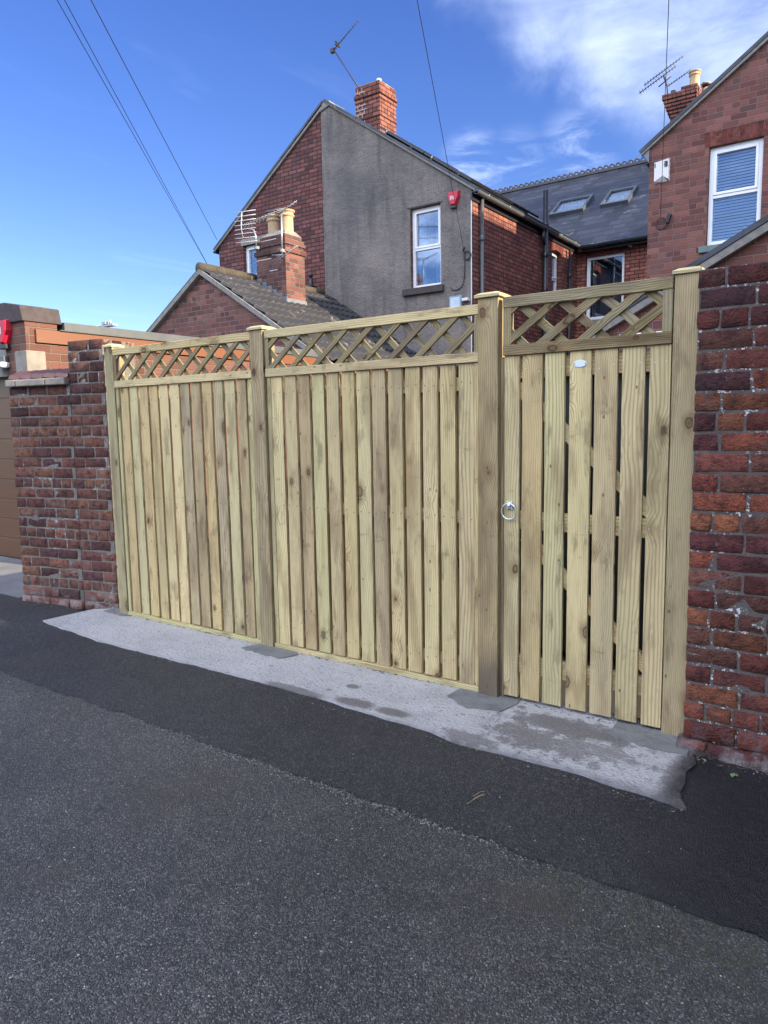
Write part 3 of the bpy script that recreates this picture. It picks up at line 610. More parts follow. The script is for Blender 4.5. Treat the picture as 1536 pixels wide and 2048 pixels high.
def lattice(parent, x0, x1, z0, z1, y, spacing, run, width, phase, rail_h, rng, mat=M_lattice, railmat=M_wood, stile=.03):
    fr_ = MB(); fr_.box(x0, x1, y-.004, y+.036, z1-rail_h, z1); fo = fr_.build('top_rail', railmat, parent, bevel=.003, swap=True, uvoff=(rng.random()*9, rng.random()*9))
    fr_ = MB(); fr_.box(x0, x1, y-.004, y+.036, z0, z0+rail_h*1.0); fo = fr_.build('trellis_rail', railmat, parent, bevel=.003, swap=True, uvoff=(rng.random()*9, rng.random()*9))
    tr_ = MB()
    T_ = bpy.data.objects.new('trellis', None); COL.objects.link(T_); T_.location = ((x0+x1)/2, y, z0); par(T_, parent); T_.empty_display_size = .1
    for xa_ in (x0, x1-stile):
        tr_ = MB(); tr_.box(xa_, xa_+stile, y, y+.034, z0+rail_h, z1-rail_h); tr_.build('trellis_stile', mat, T_, bevel=.002, uvoff=(xa_*3, 0))
    a0, a1, b0, b1 = x0+stile-.004, x1-stile+.004, z0+rail_h-.006, z1-rail_h+.006; hh = z1-rail_h-z0-rail_h
    for layer, sgn, run in ((0, 1, run), (1, -1, run*.82)):
        ln = math.hypot(run, hh)
        xs = x0 - run*2 + phase
        while xs < x1 + run*2:
            xa, xb = (xs, xs+run) if sgn > 0 else (xs+run, xs)
            zA, zB = z0+rail_h, z1-rail_h; dx, dz = (xb-xa)/ln, hh/ln; nx_, nz_ = -dz, dx; w = width*.5*rng.uniform(.93, 1.07)
            P_ = [(xa-dx*.2+nx_*w, zA-dz*.2+nz_*w), (xb+dx*.2+nx_*w, zB+dz*.2+nz_*w), (xb+dx*.2-nx_*w, zB+dz*.2-nz_*w), (xa-dx*.2-nx_*w, zA-dz*.2-nz_*w)]
            P_ = clip(clip(clip(clip(P_, 1, 0, a1), -1, 0, -a0), 0, 1, b1), 0, -1, -b0)
            if len(P_) > 2:
                s_ = MB(); yy0 = y+.002 + layer*.0155; s_.prism(P_, yy0, yy0+.015, lambda a, b, d: Vector((a, d, b)))
                # grain along the slat: rotate the UV afterwards
                o = s_.build('slat', mat, T_, bevel=.0015, fixn=True)
                uvl = o.data.uv_layers[0].data; ro = rng.random()*20
                for q in uvl:
                    a, b_ = q.uv; q.uv = (a*nx_*-1 + b_*nz_*-1 + ro, a*dx + b_*dz + ro*1.7)
            xs += spacing
    return T_
rngf = random.Random(21)
def panel(label, x0, x1, edges, phase, zb=.016, extra_right=0):
    P_ = thing('timber_fence', label, 'fence panel', ((x0+x1)/2, FY+.03, .02), 'timber fence panels with trellis tops')
    for a, b_ in edges:
        mb = wob_board(a, b_, FY+.010, FY+.028, zb+.034+rngf.uniform(-.003, .003), 1.757+.0, rngf); nails(mb, a, b_, FY+.0095, (.16, .95, 1.66), rngf)
        mb.build('board', [M_wood, M_nail], P_, bevel=.0015, uvoff=(rngf.random()*9, rngf.random()*9), seg=1)
    gaps = [(p[1]+q[0])/2 for p, q in zip(edges, edges[1:])]
    for g_ in gaps:
        mb = MB(); mb.box(g_-.036-rngf.uniform(0, .004), g_+.030, FY+.061, FY+.075, .05, 1.75); mb.build('rear_board', M_wood, P_, uvoff=(rngf.random()*9, rngf.random()*9))  # boards added behind the gaps to darken the grooves
    for z in (.12, .92, 1.62):
        mb = MB(); mb.box(x0+.01, x1-.01, FY+.032, FY+.060, z, z+.07); mb.build('rail', M_wood, P_, bevel=.002, swap=True, uvoff=(rngf.random()*9, 3))
    mb = MB(); mb.box(x0, x1, FY-.004, FY+.05, zb, zb+.030); mb.build('bottom_rail', M_wood, P_, bevel=.002, swap=True, uvoff=(rngf.random()*9, 3))
    for a, b_ in ((x0, x0+.034), (x1-(.034 if x0 > -4 else .064), x1)):
        mb = MB(); mb.box(a+.001, b_-.001, FY+.006, FY+.05, zb+.03, 1.757); mb.build('stile', M_wood, P_, bevel=.002, uvoff=(rngf.random()*9, 3))
    lattice(P_, x0, x1, 1.759, 2.045, FY, .18, .235, .031, phase, .05, rngf)
    return P_
e1 = [-4.852, -4.752, -4.640, -4.530, -4.412, -4.302, -4.186, -4.070, -3.962, -3.850, -3.738, -3.627, -3.514, -3.412]
ed = [(a+.013, b_-.009) for a, b_ in zip(e1[:-1], e1[1:])]
panel('timber fence panel with lattice top beside the low left brick wall, narrower boards', -4.790, -3.340, [(a, b_) for a, b_ in ed if a > -4.775], .105)
n = 13; w0, w1_ = -3.210, -1.765; pit = (w1_-w0)/13
panel('timber fence panel with lattice top between the middle post and the gate post', -3.232, -1.738, [(w0+i*pit+.012+rngf.uniform(-.002, .002), w0+(i+1)*pit-.0085) for i in range(13)], .149)

def post(label, x0, w, ztop, capw, y0=FY, depth=.10, group='fence posts with flat caps'):
    P_ = thing('fence_post', label, 'fence post', (x0+w/2, y0+depth/2, 0), group)
    mb = MB(); n = 8; vs = []
    for i in range(n+1):
        z = -.05+(ztop+.05)*i/n; dx = .002*noise.noise(Vector((x0*9, z*2, 1)))
        vs += [(x0+dx, y0, z), (x0+w+dx, y0, z), (x0+w+dx, y0+depth, z), (x0+dx, y0+depth, z)]
    fs = [(0, 3, 2, 1), tuple(4*n+i for i in range(4))]
    for i in range(n): fs += [(4*i+k, 4*i+(k+1) % 4, 4*i+4+(k+1) % 4, 4*i+4+k) for k in range(4)]
    mb.add(vs, fs); mb.build('shaft', M_post, P_, bevel=.003, uvoff=(x0*3.3, x0*7))
    mb = MB(); c = capw; xa, xb, ya, yb = x0-c, x0+w+c, y0-c, y0+depth+c
    mb.add([(xa, ya, ztop), (xb, ya, ztop), (xb, yb, ztop), (xa, yb, ztop), (xa, ya, ztop+.014), (xb, ya, ztop+.014), (xb, yb, ztop+.014), (xa, yb, ztop+.014),
            (xa+.022, ya+.022, ztop+.026), (xb-.022, ya+.022, ztop+.026), (xb-.022, yb-.022, ztop+.026), (xa+.022, yb-.022, ztop+.026)],
           [(0, 3, 2, 1), (0, 1, 5, 4), (1, 2, 6, 5), (2, 3, 7, 6), (3, 0, 4, 7), (4, 5, 9, 8), (5, 6, 10, 9), (6, 7, 11, 10), (7, 4, 8, 11), (8, 9, 10, 11)])
    mb.build('post_cap', M_cap, P_, bevel=.002, swap=True); return P_
post('leftmost timber fence post, against the low brick pier', -4.898, .100, 2.060, .008)
post('timber fence post between the two lattice topped fence panels', -3.350, .110, 2.052, .012, y0=FY-.012, depth=.11)
post('brown timber gate post with damp foot, left of the gate', -1.736, .112, 2.068, .014, y0=FY-.022, depth=.125)
post('timber gate post pressed against the right brick wall', -.800, .102, 2.066, .010, y0=FY-.006, depth=.10)

# gate
G = thing('timber_gate', 'timber gate with lattice top, ring handle and small oval plaque', 'gate', (-1.2, FY+.03, .03))
gb = [(-1.600, -1.520), (-1.506, -1.402), (-1.386, -1.287), (-1.264, -1.161), (-1.142, -1.036), (-1.017, -.916), (-.896, -.806)]
for a, b_ in gb:
    mb = wob_board(a, b_, FY+.004, FY+.022, .035, 1.778, rngf); nails(mb, a, b_, FY+.0035, (.21, .96, 1.70), rngf)
    mb.build('board', [M_wood, M_nailz], G, bevel=.002, uvoff=(rngf.random()*9, rngf.random()*9))
for z0, z1 in ((.165, .255), (.915, 1.005), (1.665, 1.765)):
    mb = MB(); mb.box(-1.604, -.806, FY+.024, FY+.062, z0, z1); mb.build('rail', M_wood, G, bevel=.003, swap=True, uvoff=(rngf.random()*9, 3))
for (xa, za, xb, zb_) in ((-1.55, 1.63, -.88, 1.03), (-1.50, .88, -.86, .28)):
    dx, dz = xb-xa, zb_-za; l_ = math.hypot(dx, dz); nx_, nz_ = -dz/l_*.030, dx/l_*.030
    mb = MB(); mb.prism([(xa+nx_, za+nz_), (xb+nx_, zb_+nz_), (xb-nx_, zb_-nz_), (xa-nx_, za-nz_)], FY+.024, FY+.060, lambda a, b, d: Vector((a, d, b)))
    mb.build('brace', M_wood, G, bevel=.002, swap=True, fixn=True)
lattice(G, -1.605, -.806, 1.779, 2.062, FY-.004, .20, .25, .038, .105, .052, rngf, railmat=M_lattice, stile=.042)
mb = MB(); mb.box(-1.6235, -1.6055, FY+.012, FY+.10, .02, 1.775); mb.build('light_stop', M_post, G, bevel=.002)  # stop batten added to block sunlight through the gap beside the post
# ring handle
mb = MB(); hx, hz, hy = -1.566, 1.036, FY-.001
pl = []
for k in range(48):
    a = 2*math.pi*k/48; r = .0165*(1+.22*math.cos(6*a)+.08*math.cos(12*a)); pl.append((hx+r*math.cos(a)*1.35, hz+r*math.sin(a)*1.15))
mb.prism(pl, hy-.005, hy+.003, lambda a, b, d: Vector((a, d, b)))
H_ = mb.build('ring_handle', M_zinc, G, bevel=.001, fixn=True)
mb = MB(); mb.lathe([(.0, 0), (.013, .001), (.011, .008), (.005, .013), (.0005, .014)], (0, 0, 0), 18)
mb.v = [(hx+v[0], hy-.005-v[2], hz+v[1]) for v in mb.v]; mb.build('rose', M_zinc, H_, fixn=True)
mb = MB(); R_h = .040; mb.tube([(hx+R_h*math.sin(2*math.pi*k/40), hy-.012-.002*math.cos(2*math.pi*k/40), hz-.030+R_h*math.cos(2*math.pi*k/40)) for k in range(40)], .0033, 8, closed=True)
mb.build('ring', M_zinc, H_)
# oval plaque
mb = MB(); pc = (-1.213, 1.7185); el = [(pc[0]+.031*math.cos(6.2832*k/36), pc[1]+.0165*math.sin(6.2832*k/36)) for k in range(36)]
mb.prism(el, FY, FY+.004, lambda a, b, d: Vector((a, d, b))); PQ = mb.build('oval_plaque', mat_plain('enamel', (.66, .74, .86), .3), G, bevel=.001, fixn=True)
mb = MB()
for sx in (-1, 1):
    mb = MB(); mb.box(pc[0]+sx*.0255-.002, pc[0]+sx*.0255+.002, FY-.0012, FY+.001, pc[1]-.002, pc[1]+.002); mb.build('screw', M_nail, PQ)

# ---------------- windows and other house fittings ----------------
def FR(o, e, n):
    """frame matrix: local x along the wall, y into the wall, z up"""
    return Matrix.Translation(Vector(o)) @ Matrix((Vector((*e, 0)), Vector((*n, 0)), Vector((0, 0, 1)))).transposed().to_4x4()
def window(parent, M, w, h, split=.5, blind=False, name='window', curtain=True, opener='top', fw_=.055, dark=False):
    mb = MB(); f = fw_
    def b_(x0, x1, y0, y1, z0, z1, mi=0): mb.box(x0, x1, y0, y1, z0, z1, M, mi)
    b_(0, f, .0, .07, 0, h); b_(w-f, w, .0, .07, 0, h); b_(f, w-f, .001, .069, h-f, h); b_(f, w-f, .001, .069, 0, f)
    if split: zs = h*split; b_(f, w-f, .0015, .068, zs-f*.4, zs+f*.4)
    if split and opener:
        z0, z1 = (zs+f*.4, h-f) if opener == 'top' else (f, zs-f*.4); g = f*.65
        b_(f, f+g, -.012, .05, z0, z1); b_(w-f-g, w-f, -.012, .05, z0, z1); b_(f+g, w-f-g, -.011, .05, z1-g, z1); b_(f+g, w-f-g, -.011, .05, z0, z0+g)
    Wd = mb.build(name, M_upvc, parent, bevel=.004, fixn=True)
    mb = MB(); mb.box(f, w-f, .034, .040, f, h-f, M); mb.build('pane', M_glass, Wd)
    mb = MB(); # dim box behind the glass
    mb.box(.005, w-.005, .62, .64, .005, h-.005, M); mb.box(.005, .012, .075, .62, .005, h-.005, M); mb.box(w-.012, w-.005, .075, .62, .005, h-.005, M); mb.box(.012, w-.012, .075, .62, .005, .012, M); mb.box(.012, w-.012, .075, .62, h-.012, h-.005, M)
    mb.build('room', M_room, Wd)
    if blind:
        mb = MB(); z = f+.01
        while z < h-f-.01:
            mb.add([M @ Vector(p) for p in [(f, .062, z), (w-f, .062, z), (w-f, .078, z+.034), (f, .078, z+.034), (f, .0635, z-.0015), (w-f, .0635, z-.0015), (w-f, .0795, z+.0325), (f, .0795, z+.0325)]],
                   [(0, 1, 2, 3), (7, 6, 5, 4), (0, 4, 5, 1), (3, 2, 6, 7)]); z += .044
        mb.build('blind', M_blind, Wd, fixn=True)
    elif curtain:
        mb = MB()
        for (a, b2) in ((f, w*.34), (w*.66, w-f)):
            nn = 20; vs = []
            for i in range(nn+1):
                x = a+(b2-a)*i/nn; y = .13+.018*math.sin(i*1.9)
                vs += [(x, y, f), (x, y, h-f)]
            mb.add([M @ Vector(p) for p in vs], [(2*i, 2*i+2, 2*i+3, 2*i+1) for i in range(nn)], smooth=True)
        mb.build('curtain', M_blind, Wd)
    return Wd
def soldier(parent, M, x0, x1, z, hgt, mat_, rise=0, name='brick_arch'):
    mb = MB(); n = max(3, int((x1-x0)/.078)); r2 = random.Random(int(x0*100)+3)
    for i in range(n):
        a = x0+(x1-x0)*i/n; b_ = x0+(x1-x0)*(i+1)/n; k = (i+.5)/n*2-1; dz = rise*(1-k*k); s_ = k*.025
        c = Vector(r2.choice([(.30, .09, .065), (.24, .07, .055), (.33, .11, .08)]))*r2.uniform(.8, 1.15)
        vs = [(a+.004, -.004, z+dz), (b_-.004, -.004, z+dz), (b_-.004+s_, -.004, z+dz+hgt), (a+.004+s_, -.004, z+dz+hgt)]
        vs = vs + [(v[0], .05, v[2]) for v in vs]
        mb.add([M @ Vector(v) for v in vs], [(0, 1, 2, 3), (0, 4, 5, 1), (1, 5, 6, 2), (2, 6, 7, 3), (3, 7, 4, 0)], col=tuple(c))
    return mb.build(name, mat_, parent, fixn=True)
M_sold = mat_nearbrick('soldier brick', .25, 0)
def downpipe(parent, x, y, z0, z1, r, mt=M_black, name='downpipe', collars=(), n_=14):
    mb = MB(); mb.tube([(x, y, z0), (x, y, z1)], r, n_)
    for zc in collars: mb.lathe([(r+.014, -.05), (r+.016, -.03), (r+.016, .03), (r+.010, .05)], (x, y, zc), n_)
    return mb.build(name, mt, parent)
def gable_prism(mb, poly, holes, y0, y1): wall_poly(mb, poly, holes, y0, y1, lambda a, b, d: Vector((a, d, b)))
def roof_slab(name, parent, mt, P0, P1, P2, P3, th=.05):
    """corner order: eave a, eave b, ridge b, ridge a; normal up"""
    a, b_, c, d_ = [Vector(p) for p in (P0, P1, P2, P3)]; n = (b_-a).cross(d_-a).normalized()
    if n.z < 0: n = -n
    mb = MB(); vs = [a, b_, c, d_, a+n*th, b_+n*th, c+n*th, d_+n*th]
    mb.add(vs, [(0, 3, 2, 1), (4, 5, 6, 7), (0, 1, 5, 4), (1, 2, 6, 5), (2, 3, 7, 6), (3, 0, 4, 7)]); return mb.build(name, mt, parent, fixn=True)
def chimney(parent, x0, x1, y0, y1, z0, z1, mt, bands=(), top=.0, name='chimney'):
    mb = MB(); mb.box(x0, x1, y0, y1, z0, z1)
    for zb, zt, pr_ in bands: mb.box(x0-pr_, x1+pr_, y0-pr_, y1+pr_, zb, zt)
    return mb.build(name, mt, parent)
def pot(parent, x, y, z, h, r, mt=M_pot):
    mb = MB(); mb.lathe([(r*1.02, 0), (r*.95, .03), (r*.90, h*.72), (r*.92, h*.75), (r*1.12, h*.78), (r*1.12, h*.82), (r*.95, h*.85), (r*.97, h*.93), (r*1.18, h*.95), (r*1.18, h), (r*.85, h), (r*.8, h*.6)], (x, y, z), 22)
    return mb.build('chimney_pot', mt, parent)
def grow(name): pass

SL = .69; YH = 12.3; RX = -9.99; RZ = 8.06; EX = -6.576; EZ = 5.72
# ---- rendered house (B) ----
B = thing('rendered_house', 'grey rendered brick house with red alarm box and tall white window', 'house', (-7.5, YH, 0))
mb = MB(); hole = (-7.925, -7.235, 4.095, 5.600)
gable_prism(mb, [(-10.095, 0), (EX, 0), (EX, EZ), (-10.095, EZ+(EX+10.095)*-SL*-1*1.0 if False else 7.985), ] if False else [(-10.095, 0), (EX, 0), (EX, EZ), (-9.91, 8.02), (-10.095, 7.93)], [hole], YH, YH+.03)
mb.build('rendered_wall', M_render, B)
mb = MB(); gable_prism(mb, [(-10.0, 0), (EX-.26, 0), (EX-.26, EZ+.12), (-9.93, 7.96)], [hole], YH+.032, YH+.30); 
mb.build('gable_backing', M_brick_dark, B)
MW = FR((-7.92, YH+.085, 4.10), (1, 0), (0, 1)); wn = window(B, MW, .68, 1.495, .49, curtain=True)
mb = MB(); mb.box(-8.09, -7.165, YH-.07, YH+.08, 3.965, 4.092); mb.build('window_sill', M_sillst, B, bevel=.008)
mb = MB(); mb.box(-7.985, -7.18, YH-.006, YH+.01, 5.603, 5.625); mb.build('lintel_edge', M_sillst, B)
# side wall facing the yard
fnx = lambda a, b, d: Vector((EX-d, a, b))
mb = MB(); sh = (16.15, 16.72, 4.25, 5.37)
mb.box(EX-.014, EX+.004, YH-.004, YH-.001, .2, 5.6, mi=0); mb.build('corner_bead', M_whitepl, B); mb = MB()
wall_poly(mb, [(YH+.031, 0), (17.7, 0), (17.7, 5.73), (YH+.031, 5.73)], [sh], 0, .25, fnx)
mb.build('side_wall', M_brick_dark, B, fixn=True)
MS = FR((EX-.11, 16.16, 4.25), (0, 1), (-1, 0)); window(B, MS, .55, 1.10, .45, opener='top', fw_=.05)
soldier(B, FR((EX, 0, 0), (0, 1), (-1, 0)), 16.08, 16.80, 5.30, .2, M_sold, rise=.07)
mb = MB(); mb.box(EX-.02, EX+.06, 16.1, 16.78, 4.19, 4.25); mb.build('window_sill', M_whitepl, B, bevel=.005)
# main terrace wall
fm = lambda a, b, d: Vector((a, 17.7+d, b))
mb = MB(); mh = (-6.345, -5.41, 3.90, 5.41)
wall_poly(mb, [(EX-.1, 0), (-3.30, 0), (-3.30, 5.72), (EX-.1, 5.72)], [mh], 0, .3, fm); mb.build('rear_wall', M_brick_dark, B)
MM = FR((-6.34, 17.79, 3.91), (1, 0), (0, 1)); window(B, MM, .925, 1.50, 0, curtain=False, fw_=.075)
soldier(B, FR((0, 17.7, 0), (1, 0), (0, 1)), -6.42, -5.34, 5.42, .2, M_sold, rise=.05)
mb = MB(); mb.box(-6.42, -5.33, 17.64, 17.78, 3.80, 3.90); mb.build('window_sill', M_stone, B, bevel=.006)
# roofs
roof_slab('roof', B, M_slate, (EX+.14, YH-.05, EZ-.03-.02), (EX+.14, 17.9, EZ-.05), (RX, 21.9, RZ+.03), (RX, YH-.05, RZ+.03), .045)
MR = (5.70, 17.55)  # main roof plane z = 5.72 + .69 (y - 17.7)
roof_slab('main_roof', B, M_slate, (-8.4, 17.50, 5.60), (-3.3, 17.50, 5.60), (-3.3, 21.95, 5.60+4.45*SL), (-8.4, 21.95, 5.60+4.45*SL), .05)
roof_slab('main_roof_far', B, M_slate, (-11.5, 18.6, 5.60+1.1*SL), (-8.401, 18.6, 5.60+1.1*SL), (-8.401, 21.95, 5.60+4.45*SL), (-11.5, 21.95, 5.60+4.45*SL), .048)
roof_slab('main_roof_back', B, M_slate, (-3.3, 26.4, 5.60), (-11.5, 26.4, 5.60), (-11.5, 21.95, 5.60+4.45*SL), (-3.3, 21.95, 5.60+4.45*SL), .045)
# ring crest
mb = MB(); zr = 5.60+4.45*SL
mb.box(-11.5, -3.3, 21.86, 22.04, zr+.02, zr+.09)
x = -11.4
while x < -3.35:
    mb.tube([(x+.062*math.cos(2*math.pi*k/14), 21.95, zr+.135+.062*math.sin(2*math.pi*k/14)) for k in range(14)], .025, 6, closed=True); x += .178
mb.build('ridge_crest', mat_plain('dark ridge clay', (.10, .09, .085), .85, nvar=.4), B)
# roof windows
for (xa, xb) in ((-8.0, -7.04), (-6.60, -5.86)):
    mb = MB(); y0, y1 = 19.42, 20.25; d_ = Vector((0, 1, SL)).normalized(); nrm = Vector((0, -SL, 1)).normalized()
    Mx = Matrix.Translation(Vector((xa, y0, 5.60+(y0-17.5)*SL+.03))) @ Matrix((Vector((1, 0, 0)), d_, nrm)).transposed().to_4x4(); L_ = (y1-y0)*math.sqrt(1+SL*SL); w = xb-xa; f = .07
    for bx in ((0, f, 0, L_), (w-f, w, 0, L_), (f, w-f, 0, f*1.2), (f, w-f, L_-f*1.4, L_)): mb.box(bx[0], bx[1], bx[2], bx[3], .0, .11, Mx)
    rwn = mb.build('roof_window', mat_plain('dark grey frame', (.07, .08, .09), .4), B, bevel=.004)
    mb = MB(); mb.box(f, w-f, f*1.2, L_-f*1.4, .06, .072, Mx); mb.build('pane', M_glass, rwn)
    mb = MB(); mb.box(f, w-f, f*1.2, L_-f*1.4, .03, .035, Mx); mb.build('blind', M_blind, rwn)
# verge mortar, gutter, fascia
mb = MB()
pv_ = [(EX+.10, EZ-.07), (-9.93, 8.035), (-9.93, 8.085), (EX+.10, EZ-.015)]
mb.prism(pv_, YH-.045, YH+.0, lambda a, b, d: Vector((a, d, b))); mb.build('verge', M_greycon, B, fixn=True)
mb = MB(); mb.prism([(-10.10, 7.91), (-10.04, 8.04), (-9.96, 8.125), (-9.86, 8.08), (-9.80, 8.00)], YH-.03, YH+.5, lambda a, b, d: Vector((a, d, b))); mb.build('ridge_tile', M_greycon, B, fixn=True)
mb = MB(); mb.box(EX, EX+.03, YH-.04, 17.6, EZ-.20, EZ-.045); mb.box(EX+.03, EX+.13, YH-.03, 17.6, EZ-.075, EZ-.05); mb.build('fascia', M_black, B)
def gutter(parent, x, y0, y1, z, r=.06, mt=M_black, along='y'):
    mb = MB(); n = 10; ring = []
    for rr_ in (r, r-.006):
        ring.append([(rr_*math.cos(math.pi+math.pi*k/n), rr_*math.sin(math.pi+math.pi*k/n)) for k in range(n+1)])
    prof = ring[0] + ring[1][::-1]; m_ = len(prof)
    P = (lambda a, b, d: Vector((x+a, d, z+b))) if along == 'y' else (lambda a, b, d: Vector((d, x+a, z+b)))
    vs = [P(a, b_, y0) for a, b_ in prof] + [P(a, b_, y1) for a, b_ in prof]
    mb.add(vs, [(i, (i+1) % m_, m_+(i+1) % m_, m_+i) for i in range(m_)] + [tuple(range(m_)), tuple(range(2*m_-1, m_-1, -1))], smooth=False)
    q = y0+.4
    while q < y1:
        mb.tube([P(-r-.02, .01, q), P(-r*.7, -r*.8, q), P(0, -r-.006, q), P(r*.7, -r*.75, q), P(r+.006, .01, q)], .008, 6); q += .9
    return mb.build('gutter', mt, parent, fixn=True)
M_gut = mat_plain('glossy dark grey gutter', (.10, .11, .115), .25, nvar=.3, nscale=3)
gutter(B, EX+.115, YH-.03, 17.5, EZ-.055, .062, M_gut)
gutter(B, 17.42, EX+.2, -3.45, 5.60, .06, M_black, along='x')
mb = MB(); mb.box(EX+.1, -3.36, 17.50, 17.698, 5.50, 5.595); mb.build('soffit', M_black, B)
downpipe(B, EX+.06, 12.60, 0, 5.60, .036, M_gut, collars=(4.9, 3.4), n_=12)
downpipe(B, EX+.10, 15.52, 0, 6.45, .058, name='soil_pipe', collars=(5.1, 4.35, 5.72, 3.3))
mb = MB(); mb.tube([(EX+.10, 15.40, 5.62), (EX+.10, 15.40, 5.45), (EX+.10, 15.5, 5.28)], .035, 10); mb.build('pipe_branch', M_black, B)
downpipe(B, EX+.08, 17.05, 0, 5.5, .036, collars=(4.9,))
# solar panels
dn = Vector((1, 0, -SL)).normalized(); nr = Vector((SL, 0, 1)).normalized()
for j in range(3):
    y0 = YH+.10+j*1.05
    for i in range(2):
        s0 = 1.50+i*1.25+.02
        mb = MB(); Mx = Matrix.Translation(Vector((RX, y0, RZ+.03))+nr*.045) @ Matrix((dn, Vector((0, 1, 0)), nr)).transposed().to_4x4()
        mb.box(s0+.015, s0+1.21, .012, 1.0, .05, .085, Mx); sp_ = mb.build('solar_panel', M_panel, B)
        mb = MB(); mb.box(s0, s0+.014, 0, 1.012, .045, .09, Mx); mb.box(s0+1.211, s0+1.225, 0, 1.012, .045, .09, Mx); mb.box(s0+.014, s0+1.211, 0, .011, .045, .09, Mx); mb.box(s0+.2, s0+.24, -.02, 1.02, 0, .045, Mx); mb.box(s0+.9, s0+.94, -.02, 1.02, 0, .045, Mx)
        mb.build('panel_frame', M_blackpl, sp_)
        mb = MB(); mb.box(s0+.2, s0+.22, -.012, .0, .05, .095, Mx); mb.build('clamp', M_alu, sp_)
# chimney on the ridge slope
ch_ = chimney(B, -9.35, -8.75, 12.52, 13.10, 6.8, 8.26, M_brick_dark, bands=((8.02, 8.09, .025), (7.93, 7.985, .012), (7.60, 7.65, .012)), name='chimney')
mb = MB(); mb.box(-9.33, -8.77, 12.54, 13.08, 8.26, 8.29); mb.build('flaunching', M_greycon, ch_, bevel=.012)
for px_, py_ in ((-8.86, 12.66), (-8.9, 12.95)):
    mb = MB(); mb.lathe([(.055, 0), (.05, .07), (.045, .075), (.03, .07)], (px_, py_, 8.28), 12); mb.build('chimney_pot', M_whitepl, ch_)
mb = MB()
for k in range(5): mb.box(-9.36+k*.125, -9.36+(k+1)*.125, 12.505, 12.52, 7.50-k*.086-.12, 7.62-k*.086)
mb.box(-8.75, -8.735, 12.5, 13.12, 7.0, 7.28); mb.build('lead_flashing', M_lead, ch_)
# white repointing on its left face side
mb = MB(); r3 = random.Random(4)
for c in range(14):
    z = 7.30+c*.0836
    if z > 8.2: break
    mb.box(-9.35, -9.10+r3.uniform(-.06, .03), 12.5175, 12.5185+.001, z, z+.011)
    for q in range(2): xx = -9.30+q*.11+(.05 if c % 2 else 0); mb.box(xx, xx+.010, 12.517, 12.5195, z+.011, z+.083)
mb.build('repointed_joint', mat_plain('white mortar', (.5, .47, .45), .9), ch_)
# framed box low on the rendered gable
mb = MB(); mb.box(-7.03, -6.765, YH-.06, YH, 3.50, 3.84); bx_ = tag(mb.build('meter_box', mat_plain('blue grey frame', (.22, .29, .36), .5), bevel=.008), 'small pale panelled box with grey frame on the rendered gable', 'meter box')
mb = MB(); mb.box(-7.0, -6.795, YH-.066, YH-.061, 3.53, 3.81); mb.build('door', mat_plain('pale blue panel', (.52, .60, .68), .4, nvar=.3, nscale=9), bx_)
mb = MB(); mb.box(-6.74, -6.61, YH-.10, YH, 3.72, 3.775); tag(mb.build('flood_light', M_whitepl, bevel=.01), 'small white flood light right of the framed box on rendered gable', 'light')

# ---- red alarm box on the gable ----
def alarm_red(label, M, s, loc):
    A_ = thing('alarm_box', label, 'alarm box', loc)
    mb = MB(); P_ = [(-.135*s, .14*s), (.135*s, .14*s), (.125*s, .02*s), (.055*s, -.125*s), (-.055*s, -.125*s), (-.125*s, .02*s)]
    back = [M @ Vector((a, 0, b_)) for a, b_ in P_]; frt = [M @ Vector((a*.78, -.075*s, b_*.82)) for a, b_ in P_]
    mb.add(back+frt, [tuple(range(6, 12)), tuple(range(5, -1, -1))] + [(i, (i+1) % 6, 6+(i+1) % 6, 6+i) for i in range(6)]); mb.build('cover', M_red, A_, bevel=.008*s, fixn=True)
    mb = MB(); mb.box(-.065*s, .065*s, -.06*s, -.002, -.17*s, -.115*s, M); mb.build('strobe', M_blackpl, A_, bevel=.01*s)
    mb = MB()
    for k in range(3): mb.box((-.05+k*.035)*s, (-.035+k*.035)*s, -.0785*s, -.0755*s, -.02*s, .05*s, M)
    mb.build('emblem', M_whitepl, A_); return A_
alarm_red('red alarm box on the grey rendered gable', Matrix.Translation((-6.935, YH, 5.60)), 1.0, (-6.935, YH, 5.60))
# ---- brick house A (left half of the gable) ----
A = thing('brick_house', 'red brick left half of the double gable, plain white window behind chimney', 'house', (-11.7, YH, 0))
mb = MB(); gable_prism(mb, [(-13.32, 0), (-10.096, 0), (-10.096, 7.925), (-13.32, 5.70)], [(-12.52, -11.85, 4.10, 5.60)], YH+.012, YH+.30); mb.build('gable_wall', M_brick, A)
mb = MB(); mb.box(-13.32, -13.07, YH+.30, 18, 0, 5.68); mb.build('side_wall', M_brick, A)
window(A, FR((-12.515, YH+.10, 4.105), (1, 0), (0, 1)), .66, 1.49, .49, blind=True)
mb = MB(); mb.box(-12.6, -11.8, YH-.05, YH+.09, 3.99, 4.095); mb.build('window_sill', M_sillst, A, bevel=.006)
mb = MB(); mb.box(-12.58, -11.8, YH+.004, YH+.02, 5.602, 5.74); mb.build('lintel', M_stone, A)
roof_slab('roof', A, M_slate, (-13.45, 19, 5.63), (-13.45, YH-.04, 5.63), (RX-.01, YH-.04, RZ+.025), (RX-.01, 19, RZ+.025), .045)
mb = MB(); mb.prism([(-13.45, 5.59), (-13.45, 5.64), (-10.05, 8.01), (-10.05, 7.955)], YH-.035, YH+.02, lambda a, b, d: Vector((a, d, b))); mb.build('verge', M_greycon, A, fixn=True)
gutter(A, -13.45, YH-.02, 18, 5.62, .055, M_black)
